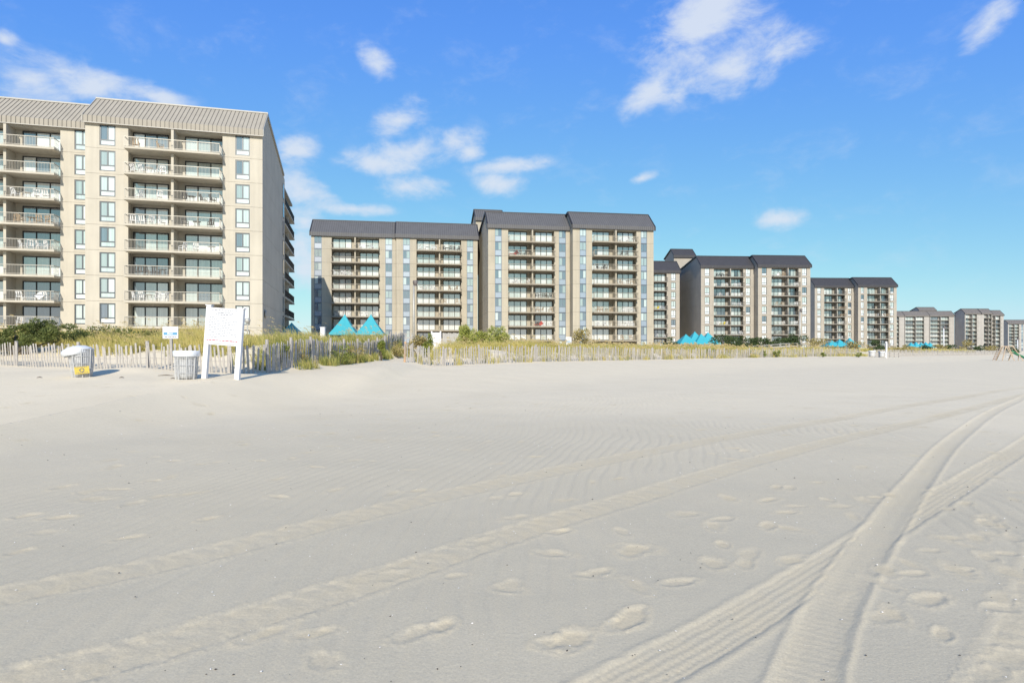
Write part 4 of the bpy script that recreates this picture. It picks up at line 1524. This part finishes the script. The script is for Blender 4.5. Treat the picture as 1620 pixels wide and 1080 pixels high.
def bin_at(label, px, D, rt, rb, h, dome, lean, seed, plate=False, simple=False, group='litter bins on the beach'):
    x = at(px, D)
    root = thing('litter_bin', label, 'bin', (x, D, gz(x, D) - 0.03), 0, group)
    root.rotation_euler = (R(lean[0]), R(lean[1]), -math.atan2(x, D))
    if not simple:
        wire_basket(root, rt, rb, h)
    lumpy([(0.0, 0.04), (rb - 0.03, 0.05), (rb - 0.01, h * 0.2), (rb + (rt - rb) * 0.5 - 0.03, h * 0.5), (rt - 0.03, h * 0.95), (rt - 0.02, h)], 28, 0.05, seed).build('liner', 'bag_fill', root, smooth=True)
    if dome:
        pr = [(rt + 0.02, h * 0.80), (rt + 0.055, h * 0.84), (rt + 0.07, h * 0.93), (rt + 0.04, h * 1.0), (rt * 0.72, h * 1.09), (rt * 0.3, h * 1.12), (0, h * 1.13)]
        o = lumpy(pr, 30, 0.08, seed + 3, 4).build('bag', 'bag', root, smooth=True)
        o.rotation_euler = (R(-4), R(-7), 0)
    else:
        pr = [(rt + 0.012, h * 0.79), (rt + 0.03, h * 0.82), (rt + 0.035, h * 0.97), (rt + 0.01, h * 1.0), (rt * 0.6, h * 1.0), (0, h * 0.985)]
        lumpy(pr, 30, 0.035, seed + 3, 4).build('bag', 'bag', root, smooth=True)
    if plate:
        yp = -rt + 0.06
        pl = MB().box(-0.19, 0.19, yp - 0.012, yp, 0.14, 0.37).build('recycling_plate', 'sign_yellow', root, (0.01, -0.05, 0.0))
        pl.rotation_euler = (0, R(-3), 0)
        m = MB()
        cx, cz, y0, y1 = 0.0, 0.255, yp - 0.0145, yp - 0.0125
        for k in range(3):                  # three bent arrows chasing round
            a0 = math.pi / 2 + k * 2 * math.pi / 3
            p = [(cx + 0.055 * math.cos(a0 + t), cz + 0.055 * math.sin(a0 + t)) for t in (-0.5, 0.1, 0.7, 1.25)]
            for (p0, p1) in zip(p[:-1], p[1:]):
                dx, dz = p1[0] - p0[0], p1[1] - p0[1]
                l = math.hypot(dx, dz)
                nx, nz_ = -dz / l * 0.011, dx / l * 0.011
                m.add([(p0[0] - nx, y0, p0[1] - nz_), (p0[0] + nx, y0, p0[1] + nz_), (p1[0] + nx, y0, p1[1] + nz_), (p1[0] - nx, y0, p1[1] - nz_)], [(3, 2, 1, 0)])
            q, r = p[-1], p[-2]
            dx, dz = q[0] - r[0], q[1] - r[1]
            l = math.hypot(dx, dz)
            nx, nz_ = -dz / l * 0.022, dx / l * 0.022
            m.add([(q[0] - nx, y0, q[1] - nz_), (q[0] + nx, y0, q[1] + nz_), (q[0] + dx / l * 0.03, y0, q[1] + dz / l * 0.03)], [(2, 1, 0)])
        rng = random.Random(3)
        for z in (0.345, 0.168):
            xx = -0.16
            while xx < 0.14:
                wv = rng.uniform(0.02, 0.06)
                m.add([(xx, y0, z), (xx + wv, y0, z), (xx + wv, y0, z + 0.014), (xx, y0, z + 0.014)], [(0, 1, 2, 3)])
                xx += wv + 0.015
        m.build('print', 'print_dark', pl)
    return root


bin_at('leaning bin with bulging white bag and yellow recycling plate', 130.5, 19.3, 0.345, 0.26, 0.92, True, (0, -2.5), 2, True)
bin_at('upright bin with clear liner standing beside the notice board', 294.5, 18.9, 0.34, 0.29, 0.92, False, (0, 0.5), 6)


def printed_lines(m, x0, x1, z0, z1, rows, y, rng, hh, gaps=(), centre=()):
    for r in range(rows):
        z = z1 - (z1 - z0) * (r + 0.5) / rows
        a, c = (x0, x1)
        if r in centre:
            a, c = x0 + 0.18 * (x1 - x0), x1 - 0.18 * (x1 - x0)
        elif r in gaps:
            c = x0 + rng.uniform(0.45, 0.8) * (x1 - x0)
        x = a
        while x < c - 0.02:
            w = min(rng.uniform(0.03, 0.11), c - x)
            m.add([(x, y, z - hh / 2), (x + w, y, z - hh / 2), (x + w, y, z + hh / 2), (x, y, z + hh / 2)], [(0, 1, 2, 3)])
            x += w + rng.uniform(0.014, 0.026)


def notice_board():
    D = 19.2
    xl, xr = at(323, D), at(376, D)
    xm = (xl + xr) / 2
    z0 = gz(xm, D)
    root = thing('notice_board', 'tilted white notice board full of small print on two white posts', 'sign', (xm, D, z0))
    root.rotation_euler = (0, R(4.2), R(-3))
    t = 2.98 - z0
    w = (xr - xl)
    for s, dx, top in ((-1, 0.0, t + 0.02), (1, 0.0, t - 0.02)):
        x = s * w / 2
        MB().box(x - 0.075, x + 0.075, -0.06, 0.06, -0.35, top).build('post', 'white_paint', root)
        MB().box(x - 0.10, x + 0.10, -0.085, 0.085, top + 0.001, top + 0.03).build('post_cap', 'white_paint', root)
    bd = MB().box(-w / 2 - 0.03, w / 2 + 0.06, -0.085, -0.062, t - 1.16, t - 0.03).build('panel', 'white_paint', root)
    rng = random.Random(12)
    m = MB()
    y = -0.0865
    printed_lines(m, -w / 2 + 0.12, w / 2 - 0.06, t - 0.13, t - 0.07, 1, y, rng, 0.022)
    printed_lines(m, -w / 2 + 0.10, w / 2 - 0.06, t - 0.27, t - 0.15, 2, y, rng, 0.024, (), (0, 1))
    printed_lines(m, -w / 2 + 0.06, w / 2 - 0.04, t - 0.98, t - 0.31, 13, y, rng, 0.017, (0, 1, 5, 8, 9, 12))
    m.build('print', 'print_grey', bd)
    m = MB()
    printed_lines(m, -w / 2 + 0.02, w / 2 + 0.0, t - 1.08, t - 1.03, 1, y, rng, 0.034)
    o = m.build('red_print_line', 'print_red', bd)
    MB().box(-w / 2 + 0.08, w / 2 - 0.08, -0.055, 0.03, t - 1.20, t - 1.12).build('cross_rail', 'white_paint', root)


notice_board()


def small_sign(label, px, D, w, z0, z1, band):
    x = at(px, D)
    g = gz(x, D)
    root = thing('beach_sign', label, 'sign', (x, D, g))
    MB().box(-0.045, 0.045, 0.0, 0.07, -0.3, z1 - g - 0.05).build('post', 'weathered_post', root)
    p = MB().box(-w / 2, w / 2, -0.022, -0.002, z0 - g, z1 - g).build('panel', 'white_paint', root)
    h = z1 - z0
    a = z0 - g
    y = -0.0235
    if band:
        MB().add([(-w * 0.44, y, a + h * 0.30), (w * 0.44, y, a + h * 0.30), (w * 0.44, y, a + h * 0.53), (-w * 0.44, y, a + h * 0.53)], [(0, 1, 2, 3)]).build('blue_band', 'print_blue', p)
        m = MB()
        for (xa, wv) in ((-0.12, 0.05), (-0.06, 0.03), (-0.02, 0.025), (0.015, 0.025), (0.05, 0.03)):
            zz = a + h * 0.36
            m.add([(xa, y - 0.0015, zz), (xa + wv, y - 0.0015, zz), (xa + wv + 0.012, y - 0.0015, zz + h * (0.13 if wv < 0.05 else 0.15)), (xa + 0.012, y - 0.0015, zz + h * (0.10 if wv < 0.05 else 0.15))], [(0, 1, 2, 3)])
        m.build('slanted_lettering', 'white_paint', p)
        m = MB()
        rng = random.Random(2)
        printed_lines(m, -w * 0.38, w * 0.38, a + h * 0.06, a + h * 0.2, 1, y, rng, 0.03)
        m.build('print', 'print_grey', p)
    else:
        m = MB()
        rng = random.Random(5)
        printed_lines(m, -w * 0.38, w * 0.4, a + h * 0.3, a + h * 0.5, 1, y, rng, 0.12)
        m.build('print', 'print_blue', p)


small_sign('small white sign with blue band and slanted lettering behind the slat fence', 270, 23.6, 0.60, 2.08, 2.54, True)
small_sign('little white sign with blue marks before the tan tower', 899.5, 60, 0.56, 2.2, 2.98, False)

x_, y_ = at(511, 45), 45
tag(MB().box(-0.15, 0.15, -0.15, 0.15, -0.4, 1.15).box(-0.18, 0.18, -0.18, 0.18, 1.152, 1.20).build('marker_post', 'white_paint', None, (x_, y_, gz(x_, y_))), 'white square post with a cap standing in the dune grass', 'post')

# ---- teal peaked tents
def tent(label, px, D, w, zb, za, group):
    x = at(px, D)
    g = gz(x, D)
    root = thing('peaked_tent', label, 'tent', (x, D, g), R(6), group)
    h0, h1 = zb - g, za - g
    n = 8
    b = MB()
    v, f = [], []
    for i in range(n + 1):                 # slightly hollow pyramid of stretched cloth
        t = i / n
        r = w / 2 * (1 - t) ** 1.12 + 0.03
        z = h0 + (h1 - h0) * t
        v += [(-r, -r, z), (r, -r, z), (r, r, z), (-r, r, z)]
    for i in range(n):
        for k in range(4):
            a, c = i * 4 + k, i * 4 + (k + 1) % 4
            f.append((a, c, c + 4, a + 4))
    b.add(v, f)
    cl = b.build('canopy', 'canopy_teal', root)
    b = MB()
    r = w / 2 + 0.03
    b.box(-r, r, -r - 0.02, -r, h0 - 0.22, h0 + 0.02).box(-r, r, r, r + 0.02, h0 - 0.22, h0 + 0.02).box(-r - 0.02, -r, -r, r, h0 - 0.22, h0 + 0.02).box(r, r + 0.02, -r, r, h0 - 0.22, h0 + 0.02)
    b.build('valance', 'canopy_teal', cl)
    for sx in (-1, 1):
        for sy in (-1, 1):
            MB().tube([(sx * (r - 0.1), sy * (r - 0.1), -0.3), (sx * (r - 0.1), sy * (r - 0.1), h0)], 0.05, 6).build('pole', 'white_paint', root)


tent('single teal tent beside the end wall of the cream tower', 461.5, 88, 3.1, 3.9, 5.7, None)
for px, lb in ((545.5, 'tall teal peaked tent nearer the white square post'), (587, 'tall teal peaked tent nearer the tall floodlight pole')):
    tent(lb, px, 98, 4.15, 4.35, 7.5, 'pair of teal tents before the tan tower')
for px, za in ((1085, 5.8), (1099, 6.5), (1109, 5.9), (1120, 6.3)):
    tent('teal peaked tent in the cluster before the third tower', px, 150 + (za - 5) * 2, 4.6, 3.5, za, 'tent cluster before the third tower')
for px, za in ((1315, 5.2), (1328, 5.4), (1344, 5.9)):
    tent('small teal tent in the row before the fourth tower', px, 200, 4.6, 3.2, za, 'tent row before the fourth tower')
for i, px in enumerate((1441, 1449, 1457, 1464.5, 1471)):
    tent('tiny teal tent in the row before the long far block', px, 330, 3.9, 3.8, 6.2 + 0.3 * (i % 2), 'tent row before the long far block')

# ---- lamp poles
def flood_pole(label, px, D, ztop, r, m='pole_grey', head=0.42):
    x = at(px, D)
    g = gz(x, D)
    root = thing('floodlight_pole', label, 'lamp post', (x, D, g))
    h = ztop - g
    MB().tube([(0, 0, -0.5), (0, 0, h * 0.5), (0, 0, h)], [r, r * 0.85, r * 0.7], 10).build('pole', m, root, smooth=True)
    MB().bar((0, 0, h - 0.15), (0.25, 0, h + 0.1), 0.10).build('bracket', 'lamp_head', root)
    hd = MB().lathe([(0.0, 0.55), (head * 0.8, 0.5), (head, 0.35), (head * 0.8, -0.05), (head * 0.55, -0.35), (0, -0.4)], 14).build('lamp_head', 'lamp_head', root, (0.25, 0, h + 0.2), True)
    MB().lathe([(0, -0.41), (head * 0.5, -0.405), (head * 0.52, -0.37)], 14).build('lens', 'white_paint', hd)


flood_pole('tall grey floodlight pole before the tan tower', 654.5, 95, 11.9, 0.20)
flood_pole('pale floodlight pole at the hedge before the third tower', 1265.5, 140, 10.6, 0.22, 'pole_grey', 0.35)
flood_pole('slim pole before the long far block', 1493, 240, 10.6, 0.24, 'white_paint', 0.45)
flood_pole('distant slim pole near the swing set', 1610, 260, 6.4, 0.24, 'white_paint', 0.45)


def path_lamp():
    x, D = at(391.5, 60), 60
    g = gz(x, D)
    root = thing('path_lamp', 'short lamp post with round grey head at the corner of the cream tower', 'lamp post', (x, D, g))
    MB().tube([(0, 0, -0.3), (0, 0, 4.35 - g)], 0.06, 8).build('pole', 'pole_grey', root)
    MB().lathe([(0, 0.30), (0.2, 0.27), (0.28, 0.1), (0.24, -0.12), (0.1, -0.26), (0, -0.27)], 14).build('lamp_head', 'pole_grey', root, (0, 0, 4.55 - g), True)


path_lamp()

# ---- dune crossings, gate, screen
def crossing(label, p0, p1, zr0, zr1, width=1.6):
    root = thing('boardwalk', label, 'boardwalk', (p0[0], p0[1], gz(*p0)))
    ox, oy, oz = root.location
    a, b = Vector((0, 0, zr0 - 1.05 - oz)), Vector((p1[0] - ox, p1[1] - oy, zr1 - 1.05 - oz))
    d = (b - a)
    nrm = Vector((-d.y, d.x, 0)).normalized()
    L = d.length
    n = int(L / 0.3)
    for i in range(n):
        c = a + d * ((i + 0.5) / n)
        MB().bar(c - nrm * 0.05, c + nrm * width, L / n - 0.02, 0.045).build('plank', 'deck_wood', root)
    for off in (0.0, width):
        q = nrm * off
        MB().bar(a + q + Vector((0, 0, 1.03)), b + q + Vector((0, 0, 1.03)), 0.14, 0.05).build('handrail', 'deck_wood', root)
        MB().bar(a + q + Vector((0, 0, 0.6)), b + q + Vector((0, 0, 0.6)), 0.05, 0.14).build('rail', 'deck_wood', root)
        m = max(3, int(L / 2.0))
        for i in range(m + 1):
            c = a + d * (i / m) + q
            MB().box(c.x - 0.05, c.x + 0.05, c.y - 0.05, c.y + 0.05, -0.4 + min(0, c.z - 2), c.z + 0.995).build('post', 'deck_wood', root)


crossing('grey wooden ramp rising behind the weeds under the teal tents', (at(563, 58), 58), (at(652, 61), 61), 2.75, 3.4)
crossing('grey wooden ramp in the dune below the third tower', (at(1204, 99), 99), (at(1262, 103), 103), 2.45, 2.95)


def gate():
    D = 56
    x0, x1 = at(683, D), at(697, D)
    g = gz((x0 + x1) / 2, D)
    root = thing('white_gate', 'white boarded gate at the head of the sandy path', 'gate', ((x0 + x1) / 2, D, g))
    w = x1 - x0
    t = 3.3 - g
    for s in (-1, 1):
        MB().box(s * w / 2 - 0.06, s * w / 2 + 0.06, -0.06, 0.06, -0.3, t + 0.12).build('post', 'white_paint', root)
    for i in range(6):
        xa = -w / 2 + 0.07 + (w - 0.14) * i / 6
        MB().box(xa + 0.006, xa + (w - 0.14) / 6 - 0.006, -0.03, 0.0, 0.08, t).build('board', 'white_paint', root)
    for z in (0.25, t - 0.2):
        MB().box(-w / 2 + 0.062, w / 2 - 0.062, 0.002, 0.05, z, z + 0.1).build('rail', 'white_paint', root)
    x0, x1 = at(700, D + 1), at(742, D + 1)
    root = thing('plank_screen', 'grey upright plank screen next to the white gate', 'fence', ((x0 + x1) / 2, D + 1, gz((x0 + x1) / 2, D + 1)))
    w = x1 - x0
    g = root.location.z
    n = 15
    for i in range(n):
        xa = -w / 2 + w * i / n
        MB().box(xa + 0.008, xa + w / n - 0.008, -0.015, 0.015, -0.3, 3.3 - g - 0.02 * (i % 3)).build('plank', 'deck_wood', root)
    for z in (0.3, 1.1):
        MB().box(-w / 2, w / 2, 0.017, 0.07, z, z + 0.09).build('rail', 'deck_wood', root)


gate()

# ---- far bins, far signboard, low barrier
bin_at('white bin at the far end of the long fence', 1379.5, 97, 0.50, 0.46, 1.02, False, (0, 0), 9, False, True)
bin_at('white bin standing against the far white signboard', 1394.5, 97.5, 0.46, 0.42, 0.95, False, (0, 0), 10, False, True)


def far_sign():
    D = 95
    x = at(1402, D)
    root = thing('notice_board', 'far white signboard seen almost edge-on beside the white bins', 'sign', (x, D, gz(x, D)), R(62))
    for s in (-1, 1):
        MB().box(s * 0.62 - 0.09, s * 0.62 + 0.09, -0.08, 0.08, -0.4, 2.55).build('post', 'white_paint', root)
    MB().box(-0.70, 0.70, -0.11, -0.082, 1.1, 2.48).build('panel', 'white_paint', root)
    D = 99
    x0, x1 = at(1408, D), at(1422, D)
    root = thing('rail_barrier', 'low weathered wooden rail barrier beside the far signboard', 'barrier', (x0, D, gz(x0, D)))
    w = x1 - x0
    for xa in (0, w / 2, w):
        MB().box(xa - 0.05, xa + 0.05, -0.05, 0.05, -0.3, 0.85).build('post', 'weathered_post', root)
    for z in (0.3, 0.72):
        MB().box(-0.1, w + 0.1, -0.09, -0.052, z, z + 0.12).build('rail', 'weathered_post', root)


far_sign()


# ---- play set
def play_set():
    D = 100
    x = at(1590, D)
    root = thing('play_set', 'wooden swing set with climbing ladder and green slide', 'play set', (x, D, gz(x, D)))
    T = 2.35
    MB().bar((-0.75, 0, T), (1.6, 0.2, T), 0.13, 0.13).build('top_beam', 'play_wood', root)
    for (a, b) in (((0.15, 0, T), (-1.05, -0.7, -0.1)), ((0.2, 0, T), (1.0, -0.75, -0.1)), ((-0.3, 0.1, T), (-0.5, 1.3, -0.1)), ((1.5, 0.2, T), (2.6, -0.5, -0.1)), ((1.55, 0.2, T), (1.7, 1.4, -0.1)), ((0.55, 0.05, T), (1.15, -0.2, 0.75))):
        MB().bar(a, b, 0.12, 0.12).build('leg', 'play_wood', root)
    lad = MB().bar((-0.65, 0.05, T - 0.15), (-1.75, -0.2, 0.02), 0.09, 0.06).bar((-0.65, 0.55, T - 0.15), (-1.75, 0.35, 0.02), 0.09, 0.06)
    ld = lad.build('ladder', 'play_wood', root)
    for i in range(7):
        f = (i + 0.7) / 7.6
        xa, za = -0.65 - 1.1 * f, (T - 0.15) * (1 - f)
        MB().bar((xa, 0.05 - 0.25 * f, za), (xa, 0.55 - 0.2 * f, za), 0.07, 0.07).build('rung', 'swing_red' if i > 3 else 'play_wood', ld)
    MB().box(0.6, 1.2, -0.3, 0.6, 1.35, 1.43).build('platform', 'play_wood', root)
    b = MB()
    pts = [(0.9, 1.55), (1.25, 1.35), (1.7, 1.05), (2.2, 0.80), (2.7, 0.62), (3.2, 0.36), (3.7, 0.18), (4.1, 0.16)]
    for (p, q) in zip(pts[:-1], pts[1:]):
        b.add([(p[0], -0.30, p[1] + 0.2), (p[0], -0.22, p[1]), (p[0], 0.22, p[1]), (p[0], 0.30, p[1] + 0.2), (q[0], -0.30, q[1] + 0.2), (q[0], -0.22, q[1]), (q[0], 0.22, q[1]), (q[0], 0.30, q[1] + 0.2)],
              [(0, 1, 5, 4), (1, 2, 6, 5), (2, 3, 7, 6)])
    o = b.build('slide', 'slide_green', root)
    md = o.modifiers.new('thick', 'SOLIDIFY')
    md.thickness = 0.04
    for (xa, za) in ((2.2, 0.78), (3.2, 0.34)):
        MB().bar((xa, 0, -0.1), (xa, 0, za), 0.08).build('slide_support', 'play_wood', root)
    sw = MB().box(-0.22, 0.22, -0.1, 0.1, 0.62, 0.66).build('swing_seat', 'white_paint', root, (0.25, -0.1, 0))
    for sx in (-0.2, 0.2):
        MB().tube([(sx, 0, 0.66), (sx, 0.1, T - 0.05)], 0.015, 5).build('chain', 'wire', sw)


play_set()

# ---- shell hash and drift bits
def scatter():
    rng = np.random.RandomState(8)

    def bits(name, n, smin, smax, m, label, cat, rmin, rmax):
        a = rng.uniform(R(-42), R(42), n)
        r = rmin + (rmax - rmin) * rng.rand(n) ** 1.5
        x, y = np.sin(a) * r, np.cos(a) * r
        z = ground(x, y) + 0.004
        s = rng.uniform(smin, smax, n) * (0.7 + r / 14)
        v = np.empty((n, 5, 3))
        th = rng.uniform(0, 6.28, n)
        for k in range(4):
            q = th + k * math.pi / 2
            e = s * (1.0 if k % 2 else 0.6)
            v[:, k] = np.stack([x + np.cos(q) * e, y + np.sin(q) * e, z + rng.uniform(-0.002, 0.002, n)], 1)
        v[:, 4] = np.stack([x, y, z + s * 0.55], 1)
        t = np.concatenate([(np.arange(n) * 5)[:, None] + np.array([[k, (k + 1) % 4, 4]]) for k in range(4)], 0)
        tag(OB(name, np_mesh(name, v.reshape(-1, 3), t, m)), label, cat, None, 'stuff')
    bits('shell_fragments', 420, 0.004, 0.009, 'shell', 'white broken shell bits scattered over the sand', 'shells', 2.6, 16)
    bits('drift_debris', 170, 0.004, 0.010, 'debris', 'small dark drift bits scattered over the sand', 'debris', 2.8, 18)


scatter()
for i, (px, py, l) in enumerate([(62, 600, 0.16), (192, 603, 0.14), (262, 594, 0.5), (273, 604, 0.14)]):
    D = 19.0 if py > 598 else 19.9
    x = at(px, D)
    o = MB().tube([(-l / 2, 0, 0.012), (0, 0.03, 0.03), (l / 2, 0.02, 0.012)], [0.008, 0.016, 0.006], 6).build('driftwood', 'bark', None, (x, D, gz(x, D)))
    tag(o, ['dark stick on the sand left of the leaning bin', 'dark stick on the sand right of the leaning bin', 'long thin stick on the sand near the upright bin', 'dark stub at the foot of the upright bin'][i], 'driftwood')
